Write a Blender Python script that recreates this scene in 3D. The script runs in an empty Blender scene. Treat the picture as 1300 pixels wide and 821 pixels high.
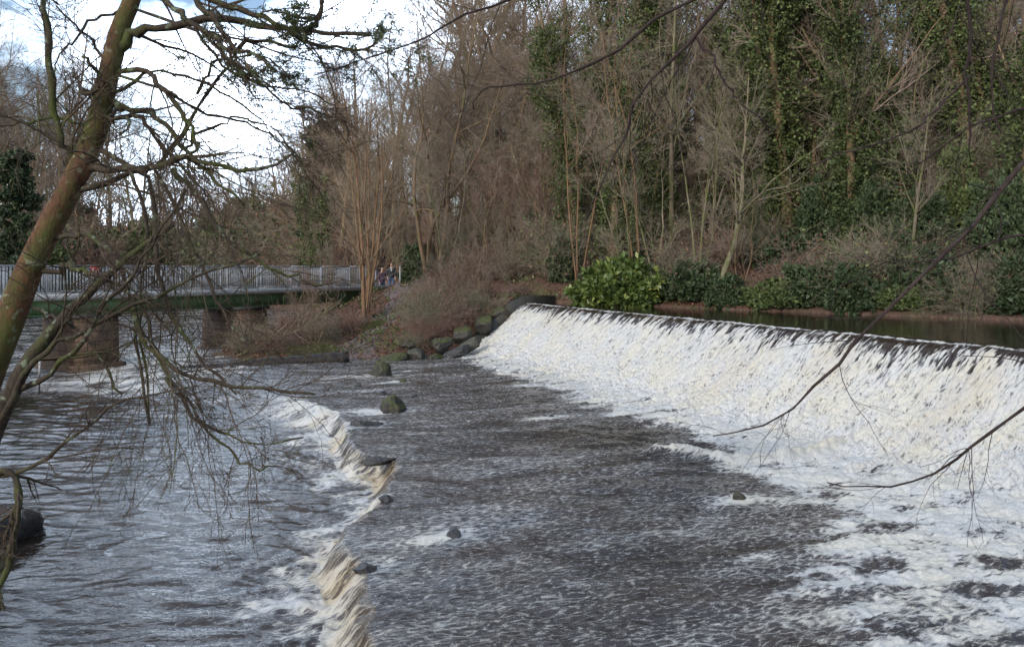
import bpy, math, random
import numpy as np
from mathutils import Vector
C = bpy.context.scene.collection
F, HZ, EYE = 982.0, 340.0, 4.0
rng = np.random.default_rng(7)
PI = math.pi

def wp(px, Y, py=None):
    """photo pixel + distance -> world point"""
    x = (px-650)/F*Y
    return (x, Y) if py is None else (x, Y, EYE-(py-HZ)*Y/F)

# ------------------------------------------------------------------ noise
_G = {}
def perlin(x, y, seed=0):
    if seed not in _G:
        r = np.random.default_rng(1000+seed)
        a = r.uniform(0, 2*PI, 65536)
        _G[seed] = (np.cos(a), np.sin(a))
    gx, gy = _G[seed]
    xi = np.floor(x).astype(np.int64); yi = np.floor(y).astype(np.int64)
    fx = x-xi; fy = y-yi
    u = fx*fx*fx*(fx*(fx*6-15)+10); v = fy*fy*fy*(fy*(fy*6-15)+10)
    def g(ix, iy, dx, dy):
        h = (ix*73856093 ^ iy*19349663) & 65535
        return gx[h]*dx+gy[h]*dy
    a = g(xi, yi, fx, fy); b = g(xi+1, yi, fx-1, fy)
    c = g(xi, yi+1, fx, fy-1); d = g(xi+1, yi+1, fx-1, fy-1)
    return ((a+(b-a)*u)*(1-v)+(c+(d-c)*u)*v)*1.5
def fbm(x, y, seed=0, o=4, lac=2.03, gain=.5):
    s = 0; a = 1
    for i in range(o):
        s = s+a*perlin(x+i*17.3, y-i*9.1, seed+i); x = x*lac; y = y*lac; a *= gain
    return s
def sstep(a, b, x):
    t = np.clip((x-a)/(b-a), 0, 1); return t*t*(3-2*t)

def poly_sd(px, py, poly):
    """signed distance to a closed polygon, negative inside"""
    poly = np.asarray(poly, float); n = len(poly)
    d = np.full(px.shape, 1e9); ins = np.zeros(px.shape, bool)
    for i in range(n):
        a = poly[i]; b = poly[(i+1) % n]; e = b-a
        wx = px-a[0]; wy = py-a[1]
        t = np.clip((wx*e[0]+wy*e[1])/(e@e), 0, 1)
        d = np.minimum(d, np.hypot(wx-e[0]*t, wy-e[1]*t))
        if a[1] != b[1]:
            c = ((a[1] > py) != (b[1] > py)) & (px < (b[0]-a[0])*(py-a[1])/(b[1]-a[1])+a[0])
            ins ^= c
    return np.where(ins, -d, d)
def line_d(px, py, pts):
    pts = np.asarray(pts, float); d = np.full(px.shape, 1e9)
    for a, b in zip(pts[:-1], pts[1:]):
        e = b-a; wx = px-a[0]; wy = py-a[1]
        t = np.clip((wx*e[0]+wy*e[1])/(e@e), 0, 1)
        d = np.minimum(d, np.hypot(wx-e[0]*t, wy-e[1]*t))
    return d

# ------------------------------------------------------------------ mesh helpers
def mesh(name, V, faces, mat=None, parent=None, smooth=False, attrs=None, link=True):
    """faces: list of (m,k) int arrays"""
    me = bpy.data.meshes.new(name)
    V = np.asarray(V, np.float32)
    if not isinstance(faces, (list, tuple)): faces = [faces]
    faces = [np.asarray(f, np.int32) for f in faces if len(f)]
    li = np.concatenate([f.ravel() for f in faces])
    tot = np.concatenate([np.full(len(f), f.shape[1], np.int32) for f in faces])
    st = np.concatenate([[0], np.cumsum(tot)[:-1]]).astype(np.int32)
    me.vertices.add(len(V)); me.vertices.foreach_set('co', V.ravel())
    me.loops.add(len(li)); me.loops.foreach_set('vertex_index', li)
    me.polygons.add(len(tot)); me.polygons.foreach_set('loop_start', st)
    me.polygons.foreach_set('loop_total', tot)
    if smooth: me.polygons.foreach_set('use_smooth', np.ones(len(tot), bool))
    me.update(calc_edges=True)
    for k, a in (attrs or {}).items():
        at = me.attributes.new(k, 'FLOAT', 'POINT'); at.data.foreach_set('value', np.asarray(a, np.float32))
    if mat: me.materials.append(mat)
    o = bpy.data.objects.new(name, me)
    if link: C.objects.link(o)
    if parent: o.parent = parent
    return o

def tubes(P, R, k=5, cap=True):
    """P (m,n,3) polylines, R (m,n) -> verts, quads"""
    m, n, _ = P.shape
    T = np.gradient(P, axis=1)
    T /= np.linalg.norm(T, axis=2, keepdims=True)+1e-9
    mean = P[:, -1]-P[:, 0]
    ref = np.eye(3)[np.argmin(np.abs(mean), axis=1)][:, None, :]
    A = np.cross(T, ref); A /= np.linalg.norm(A, axis=2, keepdims=True)+1e-9
    B = np.cross(T, A)
    an = np.arange(k)*2*PI/k
    V = P[:, :, None, :]+R[:, :, None, None]*(np.cos(an)[None, None, :, None]*A[:, :, None, :]+np.sin(an)[None, None, :, None]*B[:, :, None, :])
    V = V.reshape(-1, 3)
    base = (np.arange(m)*n*k)[:, None, None]+(np.arange(n-1)*k)[None, :, None]
    j = np.arange(k)[None, None, :]; j2 = (j+1) % k
    Q = np.stack([base+j, base+j2, base+k+j2, base+k+j], -1).reshape(-1, 4)
    fs = [Q]
    if cap and k >= 5:
        e = (np.arange(m)*n*k)[:, None]+(n-1)*k+np.arange(k)[None, :]
        s = (np.arange(m)*n*k)[:, None]+np.arange(k)[None, ::-1]
        fs += [e, s]
    return V, fs

class Acc:
    def __init__(s): s.V = []; s.F = {}; s.A = []; s.n = 0
    def add(s, V, fs, a=0.0):
        if not isinstance(fs, (list, tuple)): fs = [fs]
        for f in fs:
            if len(f): s.F.setdefault(f.shape[1], []).append(np.asarray(f)+s.n)
        s.V.append(np.asarray(V)); s.A.append(np.broadcast_to(np.asarray(a, float), (len(V),)))
        s.n += len(V); return s
    def box(s, c, d, rz=0, a=0.0, taper=1.0):
        x, y, z = d; q = []
        for sz in (-1, 1):
            f = taper if sz > 0 else 1
            for sx, sy in ((-1, -1), (1, -1), (1, 1), (-1, 1)):
                q.append((sx*x/2*f, sy*y/2*f, sz*z/2))
        q = np.array(q); cc, ss = math.cos(rz), math.sin(rz)
        q = np.stack([q[:, 0]*cc-q[:, 1]*ss+c[0], q[:, 0]*ss+q[:, 1]*cc+c[1], q[:, 2]+c[2]], 1)
        s.add(q, np.array([[3, 2, 1, 0], [4, 5, 6, 7], [0, 1, 5, 4], [1, 2, 6, 5], [2, 3, 7, 6], [3, 0, 4, 7]]), a)
        return s
    def build(s, name, mat=None, parent=None, smooth=False):
        return mesh(name, np.concatenate(s.V), [np.concatenate(v) for v in s.F.values()], mat, parent, smooth, {'v': np.concatenate(s.A)})

def leaves(P, size, rg, nrm=None, aspect=1.7, droop=0.0, fold=.15):
    """leaf quads round points P"""
    m = len(P)
    d = rg.normal(size=(m, 3)); d[:, 2] -= droop
    if nrm is not None: d = d*.8+nrm*.9
    d /= np.linalg.norm(d, axis=1, keepdims=True)
    b = np.cross(d, rg.normal(size=(m, 3))); b /= np.linalg.norm(b, axis=1, keepdims=True)
    c = np.cross(d, b)
    s = (size*rg.uniform(.3, 1.0, m)**.8*1.35)[:, None]
    L = d*s*aspect; W = b*s*.5
    V = np.stack([P, P+L*.45+W+c*s*fold, P+L, P+L*.45-W+c*s*fold], 1).reshape(-1, 3)
    Q = np.arange(m*4).reshape(-1, 4)
    return V, Q, np.repeat(rg.uniform(0, 1, m), 4)

def empty(name, loc, rz=0):
    o = bpy.data.objects.new(name, None); C.objects.link(o)
    o.location = loc; o.rotation_euler = (0, 0, rz); o.empty_display_size = .3
    return o
def tag(o, label=None, cat=None, group=None, kind=None):
    if label: o['label'] = label
    if cat: o['category'] = cat
    if group: o['group'] = group
    if kind: o['kind'] = kind
    return o

# ------------------------------------------------------------------ materials
class NT:
    def __init__(s, name):
        s.m = bpy.data.materials.new(name); s.m.use_nodes = True
        s.t = s.m.node_tree; s.b = s.t.nodes['Principled BSDF']
    def n(s, typ, **kw):
        x = s.t.nodes.new(typ)
        for k, v in kw.items():
            if k.startswith('_'): setattr(x, k[1:], v)
            else: s.set(x.inputs[k.replace('__', ' ')], v)
        return x
    def set(s, inp, v):
        if isinstance(v, bpy.types.NodeSocket): s.t.links.new(v, inp)
        elif isinstance(v, bpy.types.Node): s.t.links.new(v.outputs[0], inp)
        else: inp.default_value = v
    def coord(s, scale=(1, 1, 1), which='Object', rot=(0, 0, 0)):
        tc = s.n('ShaderNodeTexCoord'); mp = s.n('ShaderNodeMapping')
        s.t.links.new(tc.outputs[which], mp.inputs['Vector']); mp.inputs['Scale'].default_value = scale
        mp.inputs['Rotation'].default_value = rot
        return mp.outputs[0]
    def noise(s, vec, scale, detail=3, rough=.55):
        x = s.n('ShaderNodeTexNoise', Scale=scale, Detail=detail, Roughness=rough); s.set(x.inputs['Vector'], vec)
        return x.outputs[0]
    def math(s, op, a, b=0.0, c=None, clamp=False):
        x = s.n('ShaderNodeMath'); x.operation = op; x.use_clamp = clamp
        s.set(x.inputs[0], a); s.set(x.inputs[1], b)
        if c is not None: s.set(x.inputs[2], c)
        return x.outputs[0]
    def mix(s, f, a, b):
        x = s.n('ShaderNodeMix'); x.data_type = 'RGBA'
        s.set(x.inputs[0], f)
        for i, v in ((6, a), (7, b)):
            s.set(x.inputs[i], v if isinstance(v, (bpy.types.NodeSocket, bpy.types.Node)) else (*v, 1))
        return x.outputs[2]
    def ramp(s, f, stops):
        x = s.n('ShaderNodeValToRGB'); s.set(x.inputs[0], f)
        e = x.color_ramp.elements
        while len(e) < len(stops): e.new(.5)
        for k, (p, c) in zip(e, stops): k.position = p; k.color = (*c, 1)
        return x.outputs[0]
    def range(s, v, a, b, c=0.0, d=1.0):
        x = s.n('ShaderNodeMapRange'); s.set(x.inputs[0], v)
        for i, q in enumerate((a, b, c, d)): x.inputs[i+1].default_value = q
        return x.outputs[0]
    def attr(s, name):
        x = s.n('ShaderNodeAttribute'); x.attribute_name = name; return x.outputs['Fac']
    def bump(s, h, strength=.3, dist=.02):
        x = s.n('ShaderNodeBump', Strength=strength, Distance=dist, Height=h); s.set(s.b.inputs['Normal'], x); return x
    def rnd(s): return s.n('ShaderNodeObjectInfo').outputs['Random']

def bark(name, c1, c2, moss=None, mamt=.5, scale=9, stretch=.25, rough=.85, lichen=None):
    t = NT(name); v = t.coord((1, 1, stretch))
    n = t.noise(v, scale, 6, .7); n3 = t.noise(t.coord((1, 1, .5)), scale*5, 4, .7)
    col = t.mix(t.range(n, .35, .68), c1, c2)
    col = t.mix(t.range(n3, .35, .5, .65, 0), col, tuple(x*.35 for x in c1))
    n = t.math('ADD', n, t.math('MULTIPLY', n3, .5))
    r = t.rnd()
    col = t.mix(t.range(r, 0, 1, 0, .35), col, tuple(x*.55 for x in c1))
    if moss:
        v2 = t.coord((1, 1, .6)); g = t.noise(v2, 3.1, 4, .6)
        g2 = t.math('ADD', g, t.math('MULTIPLY', t.noise(v2, 30, 3), .3))
        col = t.mix(t.range(g2, 1.05-mamt, 1.25-mamt), col, moss)
    if lichen:
        g = t.noise(t.coord(), 14, 3, .5); col = t.mix(t.range(g, .6, .68, 0, .8), col, lichen)
    t.set(t.b.inputs['Base Color'], col); t.b.inputs['Roughness'].default_value = rough
    t.b.inputs['Specular IOR Level'].default_value = .25
    t.bump(n, .6, .03)
    return t.m
def leafmat(name, c1, c2, c3=None, rough=.45, trans=.0, spec=.4):
    t = NT(name); v = t.attr('v'); st = [(0, c1), (.7, c2)]
    if c3: st.append((1, c3))
    col = t.ramp(v, st)
    col = t.mix(t.range(t.noise(t.coord(), 1.6, 2), .35, .65, 0, .45), col, tuple(x*1.5 for x in c2))
    col = t.mix(t.range(t.rnd(), 0, 1, 0, .3), col, tuple(x*.6 for x in c1))
    t.set(t.b.inputs['Base Color'], col); t.b.inputs['Roughness'].default_value = rough
    t.b.inputs['Specular IOR Level'].default_value = spec
    return t.m

M = {}
M['bark_far'] = bark('bark_brown', (.16, .105, .07), (.34, .23, .15), (.13, .13, .045), .42)
M['bark_grey'] = bark('bark_grey', (.15, .12, .095), (.33, .27, .2), (.12, .13, .05), .5)
M['bark_warm'] = bark('bark_orange', (.17, .1, .06), (.33, .2, .12), (.16, .14, .05), .38)
M['twig_brown'] = bark('twig_brown', (.23, .175, .14), (.4, .32, .26))
M['twig_grey'] = bark('twig_grey', (.24, .2, .15), (.43, .365, .28), (.17, .18, .08), .35)
M['twig_red'] = bark('twig_red', (.235, .15, .12), (.4, .27, .22))
M['twig_gold'] = bark('twig_gold', (.27, .205, .145), (.45, .355, .255))
M['bark_alder'] = bark('bark_leaning_tree', (.07, .036, .022), (.2, .098, .05), (.08, .085, .024), .45, 9, .5, lichen=(.2, .21, .13))
M['bark_limb'] = bark('bark_mossy_limb', (.045, .032, .024), (.1, .08, .055), (.08, .1, .025), .4, 12, .6, lichen=(.2, .24, .16))
M['twig_dark'] = bark('twig_dark', (.03, .02, .018), (.07, .05, .045))
M['twig_fore'] = bark('twig_near', (.06, .042, .03), (.15, .11, .075), (.12, .13, .045), .36)
M['lichen'] = leafmat('lichen_tufts', (.035, .045, .022), (.08, .1, .05), (.17, .2, .13), .9, spec=.1)
M['ivy'] = leafmat('ivy_leaves', (.034, .052, .02), (.095, .125, .045), (.2, .22, .09), .55, spec=.22)
M['laurel'] = leafmat('laurel_leaves', (.022, .04, .02), (.06, .085, .04), (.15, .18, .1), .5, spec=.2)
M['rhodo'] = leafmat('bright_shrub_leaves', (.035, .06, .018), (.09, .13, .032), (.33, .34, .09), .4)
M['conifer'] = leafmat('conifer_sprays', (.015, .03, .013), (.035, .06, .022), (.08, .1, .03), .7)
M['dead'] = leafmat('dead_leaves', (.08, .036, .024), (.17, .085, .055), (.3, .18, .11), .7, spec=.2)
M['grass'] = leafmat('grass_blades', (.05, .06, .015), (.11, .12, .035), (.26, .23, .11), .6)

def m_ground():
    t = NT('leaf_litter_soil'); v = t.coord()
    n = t.noise(v, .8, 6, .65); n2 = t.noise(v, 14, 5, .7)
    col = t.ramp(n2, [(.3, (.045, .024, .017)), (.5, (.11, .06, .042)), (.72, (.21, .13, .09))])
    g = t.mix(t.range(n2, .35, .65), (.03, .05, .012), (.09, .1, .03))
    col = t.mix(t.range(n, .5, .62, 0, .8), col, g)
    t.set(t.b.inputs['Base Color'], col); t.b.inputs['Roughness'].default_value = .9
    t.bump(n2, .8, .06); return t.m
def m_path():
    t = NT('trodden_path'); v = t.coord(); n = t.noise(v, 9, 5, .7)
    t.set(t.b.inputs['Base Color'], t.ramp(n, [(.3, (.07, .05, .045)), (.5, (.14, .105, .1)), (.7, (.21, .155, .13))]))
    t.b.inputs['Roughness'].default_value = .85; t.bump(n, .6, .04); return t.m
def m_stone(name, c1, c2, moss=None, mamt=.5, wet=.6, sc=5, bricks=False):
    t = NT(name); v = t.coord(); n = t.noise(v, sc, 6, .7)
    col = t.mix(t.range(n, .3, .7), c1, c2)
    if bricks:
        br = t.n('ShaderNodeTexBrick', Scale=1.0)
        br.inputs['Color1'].default_value = (1, 1, 1, 1); br.inputs['Color2'].default_value = (.72, .7, .68, 1); br.inputs['Mortar'].default_value = (.35, .33, .3, 1)
        br.inputs['Mortar Size'].default_value = .025; br.inputs['Brick Width'].default_value = .9; br.inputs['Row Height'].default_value = .38
        tc = t.n('ShaderNodeTexCoord'); sp = t.n('ShaderNodeSeparateXYZ'); t.set(sp.inputs[0], tc.outputs['Object'])
        cb = t.n('ShaderNodeCombineXYZ'); t.set(cb.inputs[0], t.math('ADD', sp.outputs[0], sp.outputs[1])); t.set(cb.inputs[1], sp.outputs[2])
        t.set(br.inputs['Vector'], cb)
        mx = t.n('ShaderNodeMix'); mx.data_type = 'RGBA'; mx.blend_type = 'MULTIPLY'; mx.inputs[0].default_value = 1
        t.set(mx.inputs[6], col); t.set(mx.inputs[7], br.outputs[0]); col = mx.outputs[2]
    if moss:
        ge = t.n('ShaderNodeNewGeometry'); sp = t.n('ShaderNodeSeparateXYZ'); t.set(sp.inputs[0], ge.outputs['Normal'])
        g = t.math('ADD', t.math('MULTIPLY', sp.outputs[2], .3), t.math('MULTIPLY', t.noise(v, 5, 6, .7), 1.25))
        mc = t.mix(t.noise(v, 40, 3), tuple(x*.6 for x in moss), tuple(x*1.5 for x in moss))
        col = t.mix(t.range(g, 1.1-mamt, 1.2-mamt), col, mc)
    t.set(t.b.inputs['Base Color'], col); t.b.inputs['Roughness'].default_value = wet
    t.bump(n, .7, .05); return t.m
M['ground'] = m_ground(); M['path'] = m_path()
M['rock_moss'] = m_stone('mossy_rock', (.015, .013, .011), (.055, .05, .042), (.045, .05, .01), .4, .6)
M['rock_dark'] = m_stone('wet_dark_rock', (.012, .012, .013), (.05, .047, .045), None, 0, .25, 9)
M['rock_grey'] = m_stone('grey_rock', (.025, .022, .018), (.095, .088, .075), (.04, .045, .012), .25, .6)
M['wall_dark'] = m_stone('dark_wet_masonry', (.018, .017, .016), (.06, .055, .05), (.03, .035, .01), .25, .4, 4)
M['pier'] = m_stone('brown_pier_stone', (.06, .038, .026), (.19, .115, .07), (.07, .08, .03), .2, .8, 3, True)
M['concrete'] = m_stone('pale_concrete', (.22, .215, .2), (.48, .47, .45), None, 0, .8, 6)
def plain(name, c, rough=.5, metal=0, var=.25, sc=8, wear=None):
    t = NT(name); n = t.noise(t.coord(), sc, 5, .65)
    col = t.mix(t.range(n, .35, .7), c, tuple(x*(1-var) for x in c))
    if wear: col = t.mix(t.range(t.noise(t.coord((1, 1, .3)), sc*.6, 5, .7), .56, .66, 0, .8), col, wear)
    t.set(t.b.inputs['Base Color'], col)
    t.b.inputs['Roughness'].default_value = rough; t.b.inputs['Metallic'].default_value = metal
    return t.m
M['rail'] = plain('galvanised_rail', (.46, .48, .51), .55, .0, .45, 3, (.3, .28, .25))
M['green'] = plain('green_painted_steel', (.085, .15, .06), .6, 0, .5, 2.5, (.07, .055, .03))
M['log'] = bark('wet_black_log', (.012, .011, .012), (.05, .046, .046), None, 0, 6, 1, .45)
M['skin'] = plain('skin', (.52, .3, .23), .6); M['red'] = plain('red_paint', (.5, .03, .03), .4); M['white'] = plain('white_paint', (.72, .7, .68), .5, 0, .2, 8, (.4, .36, .3))
M['coat1'] = plain('plum_coat', (.075, .045, .085), .9); M['coat2'] = plain('navy_coat', (.025, .028, .045), .9)
M['jeans'] = plain('blue_jeans', (.08, .13, .22), .9); M['hair1'] = plain('pale_hair', (.5, .45, .38), .8); M['hair2'] = plain('brown_hair', (.12, .05, .035), .8)
M['scarf'] = plain('pale_scarf', (.45, .47, .5), .9)

# ------------------------------------------------------------------ plan of the river
CR0 = np.array([.5, 34.1]); CD = np.array([.423, -.906]); CN = np.array([-.906, -.423])   # weir crest: start, along, downstream
def crest(s, r): return CR0+CD*s+CN*r
ZL, ZP, ZU = .35, -.03, 2.40     # shelf, pool and upstream levels
P1 = [(13.6, 4.2), (2, 4.6), (-3.4, 5.6), (-5.5, 8.2), (-6.6, 10.0), (-8.2, 12.8), (-13, 15.3), (-22, 18), (-34, 22), (-50, 40), (-62, 62), (-62, 80), (-40, 92),
      (-22, 78), (-15, 57), (-12.6, 45), (-11.6, 38), (-12.5, 32.5), (-10.5, 30.6), (-8, 30.4), (-5.3, 31.0), (-3.8, 31.2), (-2.6, 32.6), tuple(crest(-.05, 2.2)), tuple(crest(-.05, 0)), tuple(crest(31, 0))]
P2 = [tuple(crest(-.05, 0)), tuple(crest(31, 0)), (15.5, 3), (26, -12), (44, -4), (27, 12), (15.1, 22.6), (8.5, 28.6), (4.2, 32.6), (2.2, 34.6), (1.0, 35.2)]
def zp(px, py, z): Y = (EYE-z)*F/(py-HZ); return ((px-650)/F*Y, Y)
LEDGE = [zp(475, 860, ZL), zp(468, 760, ZL), zp(463, 728, ZL), zp(460, 712, ZL), zp(436, 693, ZL), zp(447, 670, ZL), zp(479, 646, ZL), zp(496, 627, ZL), zp(505, 590, ZL), zp(506, 578, ZL), zp(461, 576, ZL), zp(446, 558, ZL), zp(441, 537, ZL), zp(432, 522, ZL), zp(395, 508, ZL), zp(340, 494, ZL), zp(280, 480, ZL), zp(225, 466, ZL)]
SHELF = LEDGE+[(-14, 34), (5, 40), (30, 10), (20, 2), (-1.5, 2)]
FOAM = [(-3.6, 31.2), zp(560, 456, ZL), zp(600, 468, ZL), zp(650, 483, ZL), zp(720, 515, ZL), zp(800, 542, ZL), zp(880, 572, ZL), zp(905, 590, ZL), zp(960, 610, ZL), zp(1010, 650, ZL), zp(990, 730, ZL), zp(960, 850, ZL), (16, 5), (16, 20), (2, 36)]
FOAM2 = [zp(700, 505, ZL), zp(790, 552, ZL), zp(850, 590, ZL), zp(900, 640, ZL), zp(820, 740, ZL), zp(800, 850, ZL), (16, 4), (16, 20)]
RIDGE = [zp(790, 579, ZL), zp(840, 573, ZL), zp(880, 577, ZL), zp(930, 588, ZL), zp(990, 587, ZL), zp(1050, 578, ZL), zp(1120, 566, ZL), zp(1230, 548, ZL), zp(1330, 540, ZL)]

ctl = np.array([(-5.3, 31.6, .5), (-8, 31.5, .45), (-3.4, 32, .8), (-2.6, 34.2, 2.0), (0, 35.4, 2.6), (-4.2, 34.4, 1.6), (-5.9, 36, 1.45), (-6.9, 39.5, 2.1), (-6.3, 45, 2.9), (-10.6, 37.5, .7), (-9.5, 33.5, .6),
    (-7.8, 36, 1.2), (-8, 43, 2.7), (-11, 44, 1.0), (-8, 50, 2.65), (-9.5, 55, 3.0), (-4.5, 46, 3.4), (-2, 39.5, 3.2), (-1.2, 45.5, 5.2), (0, 52, 6.6), (-4, 53, 5), (3, 38.5, 4.2), (6, 46, 8), (-3, 62, 7), (5, 62, 9),
    (-12, 62, 3.6), (-14, 78, 4.5), (-8, 95, 7), (-50, 22, 2), (-75, 50, 3), (-70, 88, 3), (-45, 104, 3.2), (-28, 92, 3), (-80, 120, 10), (-30, 122, 11), (10, 122, 12), (65, 80, 13), (65, 30, 13), (50, -20, 10),
    (0, 0, 2.3), (0, 3.5, 1.4), (-5, 5, 1.2), (-9, 9.5, .9), (-15, 12, 2.2), (-30, 15, 3), (-12, 0, 3), (13, 1, 2.6), (-60, 0, 6), (30, -30, 6), (0, -50, 9), (-60, -50, 9)]
    + [tuple(np.array((1.6, 35.6))+np.array((.745, -.667))*t+np.array((.667, .745))*d)+(2.5+h,) for t in (4, 14, 24, 36) for d, h in ((.6, .35), (4.5, 2.9), (10, 6.2), (18, 8.0), (34, 9.5))])
def _k(r2): return r2*np.log(r2+1e-6)*.5
_n = len(ctl); _A = np.zeros((_n+3, _n+3))
_d2 = ((ctl[:, None, :2]-ctl[None, :, :2])**2).sum(-1); _A[:_n, :_n] = _k(_d2)+np.eye(_n)*2.0
_A[:_n, _n] = 1; _A[:_n, _n+1:] = ctl[:, :2]; _A[_n:, :_n] = _A[:_n, _n:].T
_w = np.linalg.solve(_A, np.concatenate([ctl[:, 2], [0, 0, 0]]))
def tps(x, y):
    x = np.clip(x, -90, 75); y = np.clip(y, -60, 130)
    s = _w[_n]+_w[_n+1]*x+_w[_n+2]*y
    for i in range(_n): s = s+_w[i]*_k((x-ctl[i, 0])**2+(y-ctl[i, 1])**2)
    return s
def shelf_blend(x, y):
    """0 on the shelf .. 1 on the pool, and signed distance"""
    d = poly_sd(x, y, SHELF)
    d = d+.1*fbm(x*1.5, y*1.5, 40, 2)
    w = .42+3.6*np.clip((y-18.5)/9, 0, 1)
    return sstep(0, 1, d/w), d
def level(x, y): return ZL+(ZP-ZL)*shelf_blend(x, y)[0]
def terrain(x, y):
    x = np.asarray(x, float); y = np.asarray(y, float)
    d1 = poly_sd(x, y, P1); d2 = poly_sd(x, y, P2)
    h = tps(x, y)
    near = np.exp(-(np.hypot(x, y-30)/70)**2)
    nz = .22*fbm(x*.35, y*.35, 3, 3)+.07*fbm(x*1.7, y*1.7, 9, 3)*near
    l1 = level(x, y)
    o1 = l1+.08+(np.maximum(h, l1+.12)-l1-.08+nz)*sstep(0, 1.3, d1)
    o1 = np.maximum(o1, l1+.03+.1*np.clip(d1, 0, 1)+.05*nz)
    o2 = ZU+.1+(np.maximum(h, ZU+.2)-ZU-.1+nz)*sstep(0, 1.0, d2)
    o2 = np.maximum(o2, ZU+.05)
    out = np.where(d1 < d2, o1, o2)
    out = np.where(d1 < 0, l1-.1-.55*sstep(0, .9, -d1), out)
    r = (x-CR0[0])*CN[0]+(y-CR0[1])*CN[1]; s = (x-CR0[0])*CD[0]+(y-CR0[1])*CD[1]
    up = (d2 < 0)
    out = np.where(up, ZU-.12-.8*sstep(0, 1.2, -d2), out)
    out = np.where((r > -1.6) & (r < 3.2) & (s > -.1) & (s < 31), np.minimum(out, -.6), out)
    return out
def tz(x, y): return float(terrain(np.array([x]), np.array([y]))[0])

# terrain sheet
def axis(lo, hi, c0, c1, fine, g=1.16):
    a = list(np.arange(c0, c1, fine)); st = fine; v = a[-1]
    while v < hi: st *= g; v += st; a.append(v)
    st = fine; v = a[0]; b = []
    while v > lo: st *= g; v -= st; b.append(v)
    return np.array(b[::-1]+a)
gx = axis(-700, 700, -16, 26, .22); gy = axis(-500, 900, 5, 54, .22)
X, Y = np.meshgrid(gx, gy); Z = terrain(X, Y)
def grid_faces(ny, nx):
    i = np.arange(ny-1)[:, None]*nx+np.arange(nx-1)[None, :]
    return np.stack([i, i+1, i+nx+1, i+nx], -1).reshape(-1, 4)
tag(mesh('ground', np.stack([X, Y, Z], -1).reshape(-1, 3), grid_faces(*X.shape), M['ground'], smooth=True), kind='structure')

# ------------------------------------------------------------------ water
def m_water(name):
    t = NT(name); v = t.coord()
    foam = t.attr('foam'); peat = t.attr('peat'); calm = t.attr('calm')
    cb = t.n('ShaderNodeCombineXYZ'); t.set(cb.inputs[0], t.attr('fs')); t.set(cb.inputs[1], t.attr('fu'))
    f1 = t.noise(cb.outputs[0], 1.0, 5, .68); f2 = t.noise(v, 80, 3, .6)
    # thin lines of foam round darker cells
    wv = t.n('ShaderNodeVectorMath'); wv.operation = 'MULTIPLY_ADD'
    nn = t.n('ShaderNodeTexNoise', Scale=.45, Detail=3.0); t.set(nn.inputs['Vector'], cb.outputs[0])
    t.set(wv.inputs[0], nn.outputs['Color']); wv.inputs[1].default_value = (2.4, 2.4, 0); t.set(wv.inputs[2], cb.outputs[0])
    vo = t.n('ShaderNodeTexVoronoi', Scale=.62); vo.feature = 'DISTANCE_TO_EDGE'; t.set(vo.inputs['Vector'], wv.outputs[0])
    net = t.range(vo.outputs[0], 0, .32, .75, .3)
    fn = t.math('ADD', t.math('MULTIPLY', f1, .44), t.math('MULTIPLY', f2, .24)); fn = t.math('ADD', fn, t.math('MULTIPLY', net, .32))
    mask = t.range(t.math('ADD', foam, t.math('MULTIPLY', t.math('SUBTRACT', fn, .5), 2.4)), .38, .72)
    mask = t.math('MULTIPLY', mask, t.range(foam, .02, .12))
    fc = t.mix(t.range(t.noise(v, 1.3, 3), .4, .65), (.6, .59, .56), (.64, .6, .49))
    fc = t.mix(t.range(t.noise(cb.outputs[0], 2.3, 4, .7), .42, .62, .55, 0), fc, (.36, .37, .39))  # grey mottling paints the foam's fine shading into its colour
    fc = t.mix(peat, fc, (.46, .33, .15))
    wc = t.mix(t.range(t.noise(v, .5, 3), .4, .65), (.018, .013, .01), (.035, .022, .014))
    wc = t.mix(t.range(foam, .12, .7, 0, .85), wc, (.13, .13, .145))
    wc = t.mix(peat, wc, (.1, .06, .022))
    t.set(t.b.inputs['Base Color'], t.mix(mask, wc, fc))
    t.set(t.b.inputs['Roughness'], t.range(mask, 0, 1, .06, .55))
    t.b.inputs['IOR'].default_value = 1.333
    w1 = t.noise(t.coord((.8, 1.8, 1)), 7, 3, .5); w2 = t.noise(t.coord((1, 1.5, 1)), 26, 2, .5)
    h = t.math('ADD', t.math('MULTIPLY', w1, 1.0), t.math('MULTIPLY', w2, .25))
    h = t.math('ADD', h, t.math('MULTIPLY', mask, .35))
    b = t.n('ShaderNodeBump', Distance=.06, Height=h); t.set(b.inputs['Strength'], t.range(calm, 0, 1, .34, .035))
    t.set(t.b.inputs['Normal'], b)
    return t.m
M['water'] = m_water('river_water')
na, nr = 1150, 950
def flow(x, y): return -.93*x-.36*y, .36*x-.93*y
th = np.radians(np.concatenate([np.linspace(-70, -37, 80)[:-1], np.linspace(-37, 37, na-160), np.linspace(37, 62, 80)[1:]]))
rr = 6.0*(104/6.0)**(np.linspace(0, 1, nr)**.92)
TH, RR = np.meshgrid(th, rr); X = RR*np.sin(TH); Y = RR*np.cos(TH)
d1 = poly_sd(X, Y, P1)
bl, dl = shelf_blend(X, Y)
fo = poly_sd(X, Y, FOAM)
fo2 = poly_sd(X, Y, FOAM2)
dr = line_d(X, Y, RIDGE); taper = sstep(zp(780, 578, ZL)[0], zp(850, 578, ZL)[0], X)
r_ = (X-CR0[0])*CN[0]+(Y-CR0[1])*CN[1]
near = np.clip(30/np.maximum(Y, 8), .2, 1)
on = 1-bl
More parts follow.
